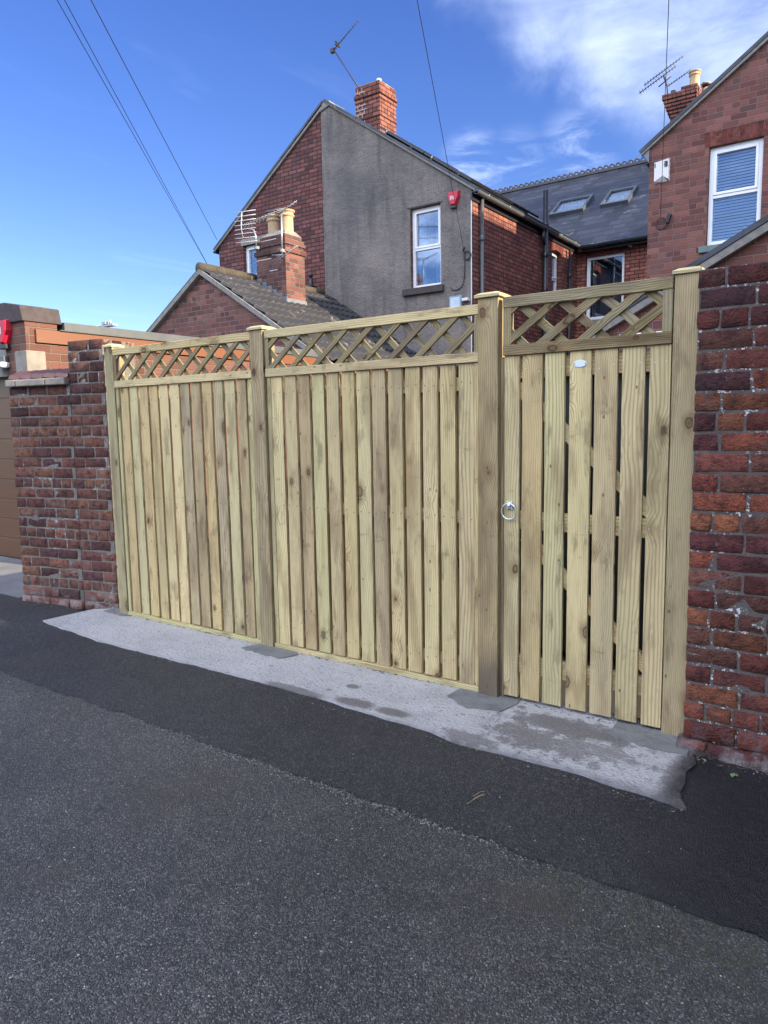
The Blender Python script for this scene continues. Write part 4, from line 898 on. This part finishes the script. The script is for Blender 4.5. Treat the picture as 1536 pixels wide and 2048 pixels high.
# small black boiler flue at the wall
mb = MB(); mb.lathe([(.05, 0), (.05, .34), (.085, .345), (.085, .37), (.055, .38), (.04, .50), (.036, .56), (.05, .565), (.05, .60), (.02, .62)], (-10.36, 12.15, 4.06), 16)
tag(mb.build('flue', M_blackpl), 'black flue terminal against the brick gable right of the chimney', 'flue')
mb = MB(); mb.tube([(-10.9, 12.20, 4.62), (-10.4, 12.2, 4.36), (-9.6, 12.2, 3.98)], .05, 8)

# ---- neighbour house C on the right ----
Cc = thing('neighbour_house', 'red brick house at the right edge with white blind window', 'house', (-1.6, YH, 0)); CX = -3.40; CR = -.10
mb = MB(); ch_hole = (-2.520, -1.780, 4.095, 5.540)
gable_prism(mb, [(CX, 0), (3.2, 0), (3.2, 5.74), (CR, 8.02), (CX, 5.74)], [ch_hole], YH, YH+.28); mb.build('gable_wall', M_brick_pink, Cc)
mb = MB(); mb.box(CX, CX+.25, YH+.281, 19, 0, 5.72); mb.build('side_wall', M_brick_pink, Cc)
mb = MB(); mb.box(2.95, 3.2, YH+.281, 19, 0, 5.72); mb.build('side_wall', M_brick_pink, Cc)
window(Cc, FR((-2.515, YH+.06, 4.10), (1, 0), (0, 1)), .73, 1.435, .50, blind=True, fw_=.06)
soldier(Cc, FR((0, YH, 0), (1, 0), (0, 1)), -2.58, -1.72, 5.545, .215, M_sold)
mb = MB(); mb.box(-2.62, -1.72, YH-.04, YH+.05, 4.0, 4.095); mb.build('window_sill', mat_plain('greenish lead', (.13, .18, .17), .6, nvar=.4, nscale=12), Cc, bevel=.006)
roof_slab('roof', Cc, M_slate, (CX-.13, 22, 5.655), (CX-.13, YH-.06, 5.655), (CR, YH-.06, 8.05), (CR, 22, 8.05), .05)
roof_slab('roof', Cc, M_slate, (3.33, YH-.06, 5.655), (3.33, 22, 5.655), (CR+.002, 22, 8.05), (CR+.002, YH-.06, 8.05), .05)
mb = MB(); mb.prism([(CX-.12, 5.62), (CX-.12, 5.66), (CR, 8.04), (CR, 7.985)], YH-.05, YH-.002, lambda a, b, d: Vector((a, d, b))); mb.build('verge', M_greycon, Cc, fixn=True)
mb = MB(); mb.prism([(CX-.16, 5.71), (CX-.002, 5.77), (CX-.002, 5.50)], YH-.03, YH+.3, lambda a, b, d: Vector((a, d, b))); mb.build('eaves_return', M_lead, Cc, fixn=True)
gutter(Cc, CX-.12, YH+.3, 17.4, 5.64, .055, M_black)
roof_slab('main_roof', Cc, M_slate, (-3.3, 17.50, 5.60), (6, 17.50, 5.60), (6, 21.95, 5.60+4.45*SL), (-3.3, 21.95, 5.60+4.45*SL), .05)
# mid-roof chimney (added, hidden by the slope, to shade the yard wall opposite)
cm_ = chimney(Cc, -.55, .35, 15.05, 16.85, 7.0, 9.3, M_brick_pink, bands=((9.05, 9.15, .03),), name='chimney'); pot(cm_, -.1, 15.4, 9.3, .6, .13); pot(cm_, -.1, 16.4, 9.3, .6, .13)
# ridge chimney of the terrace with aerials
cx0 = -5.25
ck = thing('terrace_chimney', 'broad brick chimney stack with buff pots behind the neighbour roof slope', 'chimney stack', (-4.8, 20.2, 8))
mb = MB(); y0, y1 = 19.9, 21.1
lv = [(7.2, .0), (8.98, .0), (9.06, .03), (9.14, .06), (9.22, .09), (9.30, .115), (9.38, .14), (9.50, .17)]
for k in range(len(lv)-1): mb.box(-5.02-lv[k+1][1], -4.42+lv[k+1][1]*.3, y0-lv[k+1][1], y1+lv[k+1][1], lv[k][0]+(.0005 if k else 0), lv[k+1][0])
mb.build('stack', M_brick_dark, ck)
mb = MB(); mb.box(-4.75, -4.37, y0-.14, y1, 9.5, 9.59); mb.build('stack_top', M_brick_dark, ck)
pot(ck, -4.50, 20.05, 9.56, .42, .125); pot(ck, -4.36, 20.6, 9.56, .30, .10)
mb = MB(); mb.lathe([(.06, 0), (.055, .12), (.062, .125), (.04, .13)], (-4.98, 19.95, 9.5), 12); mb.build('chimney_pot', M_greycon, ck)

# white alarm box on C
M_ = Matrix.Translation((-3.205, YH, 5.32))
al = thing('alarm_box', 'white alarm box with pointed base on the right brick house', 'alarm box', (-3.205, YH, 5.32))
mb = MB(); P_ = [(-.115, .15), (.12, .19), (.12, -.13), (-.115, -.18)]
mb.add([M_ @ Vector(p) for p in [(-.115, 0, .165), (.02, 0, .17), (.12, 0, .185), (.12, 0, -.165), (-.115, 0, -.17), (-.105, -.05, .15), (.03, -.075, .155), (.115, -.05, .175), (.115, -.05, -.13), (.03, -.075, -.075), (-.105, -.05, -.135)]],
       [(5, 10, 9, 6), (6, 9, 8, 7), (0, 5, 6, 1), (1, 6, 7, 2), (2, 7, 8, 3), (0, 4, 10, 5), (4, 3, 8, 9, 10)]); mb.build('cover', M_whitepl, al, fixn=True)
mb = MB()
for k in range(4): mb.box(-3.205+.05, -3.205+.10, YH-.078+.012*0, YH-.060, 5.32+.06+k*.022, 5.32+.068+k*.022)
mb.box(-3.205-.098, -3.205-.085, YH-.058, YH-.045, 5.32+.07, 5.32+.135); mb.build('vent_slot', M_blackpl, al)
mb = MB(); mb.add([M_ @ Vector(p) for p in [(-.10, -.002, -.17), (.115, -.002, -.165), (.10, -.045, -.13), (.03, -.065, -.08), (-.09, -.045, -.135)]], [(0, 1, 2, 3, 4)]); mb.build('base', M_stone, al)
# security camera dome
mb = MB(); mb.lathe([(.06, 0), (.06, -.03), (.05, -.06), (.035, -.085), (.005, -.10)], (-5.26, 17.63, 5.56), 14)
sc = tag(mb.build('security_camera', M_whitepl), 'white dome camera under the dark eaves of the terrace', 'security camera')
mb = MB(); mb.lathe([(.02, 0), (.02, -.02), (.004, -.03)], (-5.27, 17.60, 5.475), 10); mb.build('lens', M_blackpl, sc)

# ---- overhead cables ----
def cable(name, label, pts, r=.009, cat='cable', group=None, sag=.15, n=24):
    mb = MB(); a, b_ = Vector(pts[0]), Vector(pts[1]); L = []
    for i in range(n+1):
        k = i/n; L.append(a.lerp(b_, k) - Vector((0, 0, sag*4*k*(1-k))))
    mb.tube(L + [Vector(p) for p in pts[2:]], r, 6); return tag(mb.build(name, M_wire), label, cat, group)
C0 = Vector((0, 0, 1.45))
def ext(a, b_, k): a, b_ = Vector(a), Vector(b_); return tuple(a + (b_-a)*k)
pA = (-16.03, 14.36, 5.99)
cable('overhead_wire', 'leftmost overhead wire falling to the small outbuilding roof', [ext(pA, (-9.01, 5.77, 6.88), 2.0), pA], .006, 'overhead wire', 'overhead wires in the left sky', 0)
pA2 = (-16.0, 14.36, 5.96)
cable('overhead_wire', 'second overhead wire, close beside the leftmost one', [ext(pA2, (-8.92, 5.80, 6.89), 2.0), pA2], .006, 'overhead wire', 'overhead wires in the left sky', 0)
pB = (-13.36, 12.30, 5.86)
cable('overhead_wire', 'rightmost of the left overhead wires, ending at the brick gable eave', [ext(pB, (-8.03, 5.58, 6.48), 2.0), pB], .006, 'overhead wire', 'overhead wires in the left sky', 0)
def coil(cx, cy, cz, r, n=20, turns=1.6, ph=1.2): return [(cx+r*math.cos(ph-2*math.pi*turns*i/n), cy-.012-.0006*i, cz+r*math.sin(ph-2*math.pi*turns*i/n)) for i in range(n+1)]
pC = (-6.725, YH-.03, 4.66)
mb = MB(); a = Vector(ext(pC, (-4.20, 6.70, 5.73), 2.3)); mb.tube([a.lerp(Vector(pC), i/20) for i in range(21)], .0042, 6)
mb.tube(coil(-6.66, YH, 4.55, .075), .008, 6); mb.tube([(-6.72, YH-.02, 4.62), (-6.715, YH-.012, 4.4), (-6.72, YH-.012, 4.15), (-6.78, YH-.012, 4.0), (-6.88, YH-.012, 3.95), (-6.98, YH-.012, 3.96), (-7.02, YH-.012, 4.02)], .008, 6)
mb.tube([(-6.725, YH, 4.70), (-6.725, YH-.05, 4.68), (-6.725, YH-.05, 4.62)], .016, 6)
tag(mb.build('telephone_cable', M_wire), 'black cable dropping past the red alarm box to a coil on rendered gable', 'cable')
pD = (-3.20, YH-.03, 4.62)
mb = MB(); a = Vector(ext(pD, (-2.01, 7.79, 5.49), 2.3)); mb.tube([a.lerp(Vector(pD), i/20) for i in range(21)], .0038, 6)
mb.tube(coil(-3.185, YH, 4.54, .085, turns=1.0, ph=1.6), .006, 6); mb.box(-3.10, -3.05, YH-.07, YH, 4.53, 4.66, Matrix.Translation((-3.07, YH, 4.6)) @ Matrix.Rotation(.35, 4, 'Y') @ Matrix.Translation((3.07, -YH, -4.6)))
tag(mb.build('telephone_cable', M_wire), 'black cable dropping past the white alarm box to a loop on the right house', 'cable')

# ---- aerials ----
def yagi(mb, p, q, nel, l0, l1, up=Vector((0, 0, 1)), r=.006):
    p, q = Vector(p), Vector(q); mb.tube([p, q], r*1.4, 6); d = (q-p).normalized(); s_ = d.cross(up).normalized()
    for i in range(nel):
        c = p.lerp(q, (i+.5)/nel); l = l0+(l1-l0)*i/nel; mb.tube([c-s_*l, c+s_*l], r*.8, 5)
ae = thing('tv_aerial', 'single tilted aerial on a leaning mast above the tall chimney', 'tv aerial', (-9.2, 12.8, 8.3))
mb = MB(); mb.tube([(-9.19, 12.55, 8.12), (-9.90, 12.52, 9.17)], .013, 8); mb.build('mast', M_aludark, ae)
mb = MB(); yagi(mb, (-9.93, 12.52, 9.12), (-9.22, 12.50, 9.50), 12, .05, .03, up=Vector((0, 0, 1)), r=.006); mb.box(-9.96, -9.88, 12.49, 12.56, 9.10, 9.18); mb.box(-9.80, -9.77, 12.44, 12.60, 9.19, 9.26); mb.build('boom', M_aludark, ae)
ae = thing('tv_aerial', 'cluster of dark aerials on one mast left of the buff pots', 'tv aerial', (-5.1, 19.9, 9.3))
mb = MB(); mb.tube([(-5.03, 19.86, 9.0), (-5.10, 19.84, 9.72), (-5.19, 19.82, 10.0)], .02, 8); mb.build('mast', M_aludark, ae); mb = MB(); mb.tube([(-5.30, 19.8, 9.75), (-5.0, 19.8, 9.92)], .014, 6); mb.build('cross_arm', M_aludark, ae)
mb = MB(); yagi(mb, (-5.66, 19.80, 9.88), (-4.76, 19.95, 10.38), 14, .11, .07, r=.008); mb.build('boom', M_aludark, ae)
mb = MB(); yagi(mb, (-5.76, 19.75, 9.70), (-4.90, 19.85, 10.15), 14, .13, .07, r=.008); mb.build('boom', M_aludark, ae)
mb = MB(); yagi(mb, (-5.10, 19.9, 9.75), (-4.58, 19.98, 10.02), 9, .09, .06, r=.007); mb.build('boom', M_aludark, ae)
mb = MB(); mb.tube([(-4.27, 19.9, 9.3), (-4.26, 19.9, 9.62)], .018, 6); mb.tube([(-4.27, 19.9, 9.5), (-3.9, 20.0, 9.62)], .012, 6); mb.lathe([(.0, 0), (.09, .03), (.10, .05)], (-4.2, 19.9, 9.5), 12)
tag(mb.build('satellite_dish', M_aludark), 'small dish right of the buff pots, partly behind the roof slope', 'satellite dish')

# ---- outbuilding with ribbed tile roof (A yard) ----
OA = thing('tiled_outbuilding', 'brick outbuilding with mossy ribbed tile roof behind the left fence', 'outbuilding', (-10, 8.9, 0))
ox, oz, oy, sl2 = -10.04, 4.20, 8.82, .62
mb = MB(); gable_prism(mb, [(-12.4, 0), (-7.4, 0), (-7.4, oz-.06-sl2*2.64), (ox, oz-.06), (-12.4, oz-.06-sl2*2.36)], [], oy+.05, oy+.3); mb.build('gable_wall', M_brick_old, OA)
mb = MB(); mb.box(-7.65, -7.4, oy+.301, YH-.01, 0, 2.45); mb.build('side_wall', M_brick_old, OA)
# ribbed roof, right slope: courses stepping down
mb = MB(); cosl = 1/math.sqrt(1+sl2*sl2); dcs = .30; ncs = 11; vs = []; Ny = 150; yy0, yy1 = oy, YH-.005
def ribz(y): ph = (y-yy0)/.165 % 1; return .032*max(0, math.sin(math.pi*ph))**.7 if ph < .55 else .004
for c in range(ncs):
    for (s_, lift) in ((c*dcs-.02, .004), ((c+1)*dcs, .042), ((c+1)*dcs+.001, .0)):
        for j in range(Ny+1):
            y = yy0+(yy1-yy0)*j/Ny; sx = s_*cosl; sag = .012*noise.noise(Vector((c*.7, y*2, 3)))
            vs.append((ox+sx, y, oz - sl2*sx + ribz(y)*1.1+lift+sag))
rows = ncs*3
mb.add(vs, [(r_*(Ny+1)+j, (r_+1)*(Ny+1)+j, (r_+1)*(Ny+1)+j+1, r_*(Ny+1)+j+1) for r_ in range(rows-1) for j in range(Ny)])
mb.build('roof_slope', M_tile, OA)
roof_slab('roof_back_slope', OA, M_tile, (-12.6, YH-.005, oz-sl2*2.56), (-12.6, oy, oz-sl2*2.56), (ox, oy, oz+.0), (ox, YH-.005, oz+.0), .04)
mb = MB(); mb.prism([(-12.6, oz-sl2*2.56-.09), (-12.6, oz-sl2*2.56-.01), (ox, oz-.005), (-6.95, oz-sl2*3.09-.005), (-6.95, oz-sl2*3.09-.09), (ox, oz-.09)], oy-.03, oy+.06, lambda a, b, d: Vector((a, d, b))); mb.build('verge', M_greycon, OA, fixn=True)
mb = MB(); y = oy-.02
while y < YH-.3:
    mb.tube([(ox, y, oz+.012), (ox, y+.34, oz+.02)], [.10, .095], 12); y += .33
mb.build('ridge_tile', mat_plain('mossy ridge tile', (.075, .062, .04), .9, nvar=.6, nscale=9, bumps=.01), OA)
ck2 = chimney(OA, -9.93, -9.20, 10.1, 10.62, 3.3, 4.86, M_brick_old, bands=((4.60, 4.68, .03), (4.74, 4.80, .02)), name='chimney')
mb = MB(); mb.box(-9.86, -9.23, 10.13, 10.6, 4.86, 4.94); mb.build('chimney_top', M_brick_old, ck2, bevel=.02)
mb = MB(); mb.add([(-9.86, 10.13, 4.93), (-9.23, 10.13, 4.93), (-9.23, 10.6, 4.93), (-9.86, 10.6, 4.93), (-9.72, 10.22, 5.03), (-9.3, 10.22, 5.03), (-9.3, 10.5, 5.03), (-9.72, 10.5, 5.03)], [(0, 1, 5, 4), (1, 2, 6, 5), (2, 3, 7, 6), (3, 0, 4, 7), (4, 5, 6, 7)], smooth=False); mb.build('flaunching', M_greycon, ck2)
pot(ck2, -9.70, 10.36, 4.93, .42, .125); pot(ck2, -9.37, 10.36, 4.93, .46, .125)
mb = MB()
for k in range(6): mb.box(-9.93+k*.125, -9.93+(k+1)*.125, 10.085, 10.1, 3.98-k*.078, 4.20-k*.078)
mb.box(-9.2, -9.185, 10.08, 10.64, 3.60, 3.78); mb.build('lead_flashing', M_lead, ck2)
mb = MB(); r4 = random.Random(8)
for (x0, x1, z) in ((-9.93, -9.55, 4.52), (-9.7, -9.45, 4.93), (-9.8, -9.42, 4.85), (-9.6, -9.4, 4.30)): mb.box(x0, x1, 10.095, 10.1-.0005, z, z+.014)
mb.build('repointed_joint', bpy.data.materials['white mortar'], ck2)
# aerial array on it
ae = thing('tv_aerial', 'pale grid aerial and pole strapped to the lower chimney with buff pots', 'tv aerial', (-9.25, 10.0, 4.5))
mb = MB(); mb.tube([(-9.21, 10.02, 4.48), (-9.19, 10.02, 5.28)], .014, 8); mb.build('mast', M_alu, ae); mb = MB(); mb.tube([(-9.83, 10.0, 4.78), (-9.83, 10.0, 4.95), (-9.87, 10.0, 5.06), (-9.98, 10.0, 5.10)], .013, 8); mb.build('mast', M_alu, ae)
mb = MB(); mb.box(-9.85, -9.81, 10.0, 10.1, 4.72, 4.77); mb.build('bracket', M_alu, ae); mb = MB(); mb.box(-9.225, -9.185, 10.0, 10.1, 4.58, 4.63); mb.build('bracket', M_alu, ae)
mb = MB()
for k in range(8):
    z = 5.43-k*.078; x0 = -10.33-(.015 if 1 < k < 6 else 0); mb.tube([(x0, 9.98, z+.01), (-9.76+.02*(k > 4)-.02*(k == 3), 9.94, z-.045)], .008, 6)
mb.tube([(-10.13, 9.965, 5.42), (-10.16, 9.965, 5.14), (-10.10, 9.965, 4.86)], .009, 6); mb.build('reflector_grid', mat_plain('pale aluminium', (.72, .70, .66), .35, .3), ae)
mb = MB(); yagi(mb, (-10.12, 9.96, 5.16), (-9.20, 10.0, 5.30), 13, .06, .05, r=.006)
for k in range(9): c = Vector((-10.05, 9.96, 5.16)).lerp(Vector((-9.3, 10, 5.27)), k/8); mb.tube([c+Vector((-.04, 0, -.06)), c+Vector((.04, 0, .05))], .005, 5)
mb.tube([(-9.55, 9.98, 5.33), (-9.05, 9.98, 5.30)], .007, 6); mb.build('boom', M_alu, ae)
mb = MB(); yagi(mb, (-9.25, 10.0, 5.24), (-8.80, 10.0, 5.38), 6, .045, .03, r=.006); mb.build('boom', M_alu, ae); mb = MB(); yagi(mb, (-9.35, 9.98, 4.40), (-8.80, 9.98, 4.62), 8, .10, .05, r=.006); mb.tube([(-9.4, 9.96, 4.54), (-9.12, 9.96, 4.50)], .008, 6); mb.build('boom', M_alu, ae)

# ---- garage on the left ----
gx = -7.30; gy = 4.07
GA = thing('garage', 'brick garage with golden oak door and orange fascia at the left edge', 'garage', (-8.5, gy, 0))
mb = MB(); mb.box(-7.70, gx, gy, gy+.35, 0, 2.60); mb.box(gx-.24, gx, gy+.351, 8.6, 0, 2.34); mb.build('side_wall', M_brick_orange, GA)
mb = MB(); mb.box(-12, -7.701, gy+.02, gy+.34, 2.03, 2.60); mb.build('front_wall', M_greycon, GA)
mb = MB(); mb.prism([(-12, 2.60), (gx+.02, 2.56), (gx-.02, 2.72), (-7.62, 2.775), (-12, 2.80)], gy-.03, gy+.40, lambda a, b, d: Vector((a, d, b))); mb.build('coping', M_sillst, GA, bevel=.01, fixn=True)
mb = MB(); mb.box(gx-.30, gx+.045, gy+.41, 8.62, 2.50, 2.585); mb.box(gx, gx+.05, gy+.36, 8.62, 2.49, 2.502); mb.build('roof_trim', M_fascia, GA, bevel=.004)
mb = MB(); mb.box(gx+.002, gx+.03, gy+.1, 8.6, 2.355, 2.488); mb.build('fascia', M_oakboard, GA)
mb = MB(); mb.box(-12, gx-.01, gy+.41, 8.6, 2.45, 2.499); mb.build('flat_roof', M_fascia, GA)
mb = MB(); mb.box(gx-.22, gx+.006, gy-.008, gy+.20, 2.02, 2.27); mb.build('padstone', M_stone, GA, bevel=.008)
mb = MB(); mb.box(-7.86, -7.70, gy+.02, gy+.2, 2.03, 2.034); 
zt = 2.03; zc = .02; P_ = []
dr = None; mb = MB(); ys = gy+.12
nP = 9; hP = (zt-zc)/nP
for k in range(nP):
    z0 = zc+k*hP; mb.box(-11.5, -7.62, ys, ys+.04, z0+.006, z0+hP-.006)
mb.box(-11.5, -7.62, ys+.006, ys+.05, zc, zt); dr = mb.build('garage_door', M_oak, GA, bevel=.004)
A2 = alarm_red('large red alarm box on the garage pier at the left edge', Matrix.Translation((-7.66, gy, 2.47)), 1.0, (-7.66, gy, 2.47))
mb = MB(); mb.box(-7.86, -7.63, gy-.10, gy, 2.11, 2.17); fl = tag(mb.build('bulkhead_light', mat_plain('pale lamp glass', (.55, .62, .68), .15), bevel=.015), 'small pale lamp above the garage door at the left edge', 'lamp')
mb = MB(); mb.box(-7.84, -7.65, gy-.06, gy, 2.17, 2.235); mb.build('bracket', M_fascia, fl, bevel=.01)
# distant aerial/lamp seen over the garage roof
mb = MB(); mb.tube([(-24.0, 15, 5.0), (-22.0, 15, 4.93)], .02, 6); mb.box(-22.0, -21.35, 14.9, 15.1, 4.87, 4.93); mb.box(-21.95, -21.75, 14.9, 15.1, 4.95, 5.03); mb.lathe([(.05, 0), (.04, .16)], (-21.6, 15, 4.93), 8); mb.tube([(-24, 15, 5.0), (-24, 15.1, -.02)], .05, 8)
tag(mb.build('street_lamp', M_alu), 'distant lamp head just above the garage roof', 'street lamp')

# ---- small outbuilding behind the gate, gable end seen over the right wall ----
OB = thing('gabled_outbuilding', 'small brick outbuilding with sloping verge behind the right brick wall', 'outbuilding', (-1, 7.5, 0))
sb = .525
mb = MB(); wall_poly(mb, [(-2.45, 0), (3.35, 0), (3.35, 2.45), (.45, 3.93), (-2.45, 2.40)], [], 7.5, 7.75, lambda a, b, d: Vector((a, d, b))); mb.build('gable_wall', M_brick_orange if False else M_brick_pink, OB)
mb = MB(); mb.box(-2.45, -2.2, 7.751, 10.5, 0, 2.38); mb.build('side_wall', M_brick_pink, OB)
roof_slab('roof', OB, M_slate, (-2.62, 10.5, 2.345), (-2.62, 7.42, 2.345), (.45, 7.42, 3.96), (.45, 10.5, 3.96), .05)
roof_slab('roof', OB, M_slate, (3.5, 7.42, 2.345), (3.5, 10.5, 2.345), (.452, 10.5, 3.96), (.452, 7.42, 3.96), .05)
mb = MB(); mb.prism([(-2.62, 2.27), (-2.62, 2.34), (.45, 3.95), (.45, 3.87)], 7.43, 7.50, lambda a, b, d: Vector((a, d, b))); mb.build('verge', M_greycon, OB, fixn=True)
mb = MB(); mb.box(-2.32, -1.70, 7.46, 7.5, 2.255, 2.315); mb.build('door_head', M_upvc, OB, bevel=.006)

# yard walls that close the gaps behind fence and gate
mb = MB(); mb.box(-3.45, -3.22, 3.9, 7.4, 0, 1.65); tag(mb.build('yard_wall', M_brick_old), 'low dividing brick wall behind the middle fence post', 'yard wall')

SH = thing('gate_backdrop', 'added dark shed just behind the gate, seen through its gaps', 'backdrop', (-1.2, 4.6, 0))  # dark box added behind the gate so that its gaps look dark
M_backdrop = mat_plain('backdrop dark boards', (.018, .022, .020), .8, nvar=.4, nscale=8, bumps=.004)
mb = MB(); mb.box(-2.9, .1, 4.27, 5.3, 0, 1.74)
for k in range(25): mb.box(-2.9+k*.12, -2.9+k*.12+.112, 4.25, 4.269, .02, 1.72)
mb.build('wall', M_backdrop, SH)
mb = MB(); mb.box(-2.96, .16, 4.18, 5.36, 1.741, 1.775); mb.build('roof', M_backdrop, SH, bevel=.004)

# ---- house on the far right side of the lane (added outside the frame to shade the lane) ----
HS = thing('shade_house', 'two storey brick house added out of view on the right to shade the lane', 'house', (6, -3, 0))
mb = MB(); wall_poly(mb, [(-14, 0), (3.75, 0), (3.75, 5.6), (-14, 5.6)], [(-.6, .5, 3.4, 4.8), (-4.6, -3.5, 3.4, 4.8)], 0, .3, lambda a, b, d: Vector((3.55+d, a, b))); mb.box(3.851, 9, 3.45, 3.75, 0, 5.6); mb.box(3.851, 9, -14, -13.7, 0, 5.6); mb.box(8.7, 9, -13.69, 3.44, 0, 5.6)
mb.build('wall', M_brick_pink, HS, fixn=True)
for ya in (-.6, -4.6): window(HS, FR((3.65, ya+1.1, 3.4), (0, -1), (1, 0)), 1.1, 1.4, .5)
roof_slab('roof', HS, M_slate, (3.4, 3.8, 5.6), (3.4, -14.1, 5.6), (6.3, -14.1, 7.6), (6.3, 3.8, 7.6), .05)
roof_slab('roof', HS, M_slate, (9.2, -14.1, 5.6), (9.2, 3.8, 5.6), (6.302, 3.8, 7.6), (6.302, -14.1, 7.6), .05)
mb = MB(); mb.prism([(3.6, 5.6), (9, 5.6), (6.3, 7.55)], 3.45, 3.75, lambda a, b, d: Vector((a, d, b))); mb.build('gable', M_brick_pink, HS, fixn=True)

for o in bpy.data.objects:
    if o.type == 'MESH' and not o.data.materials: print('NOMAT', o.name)
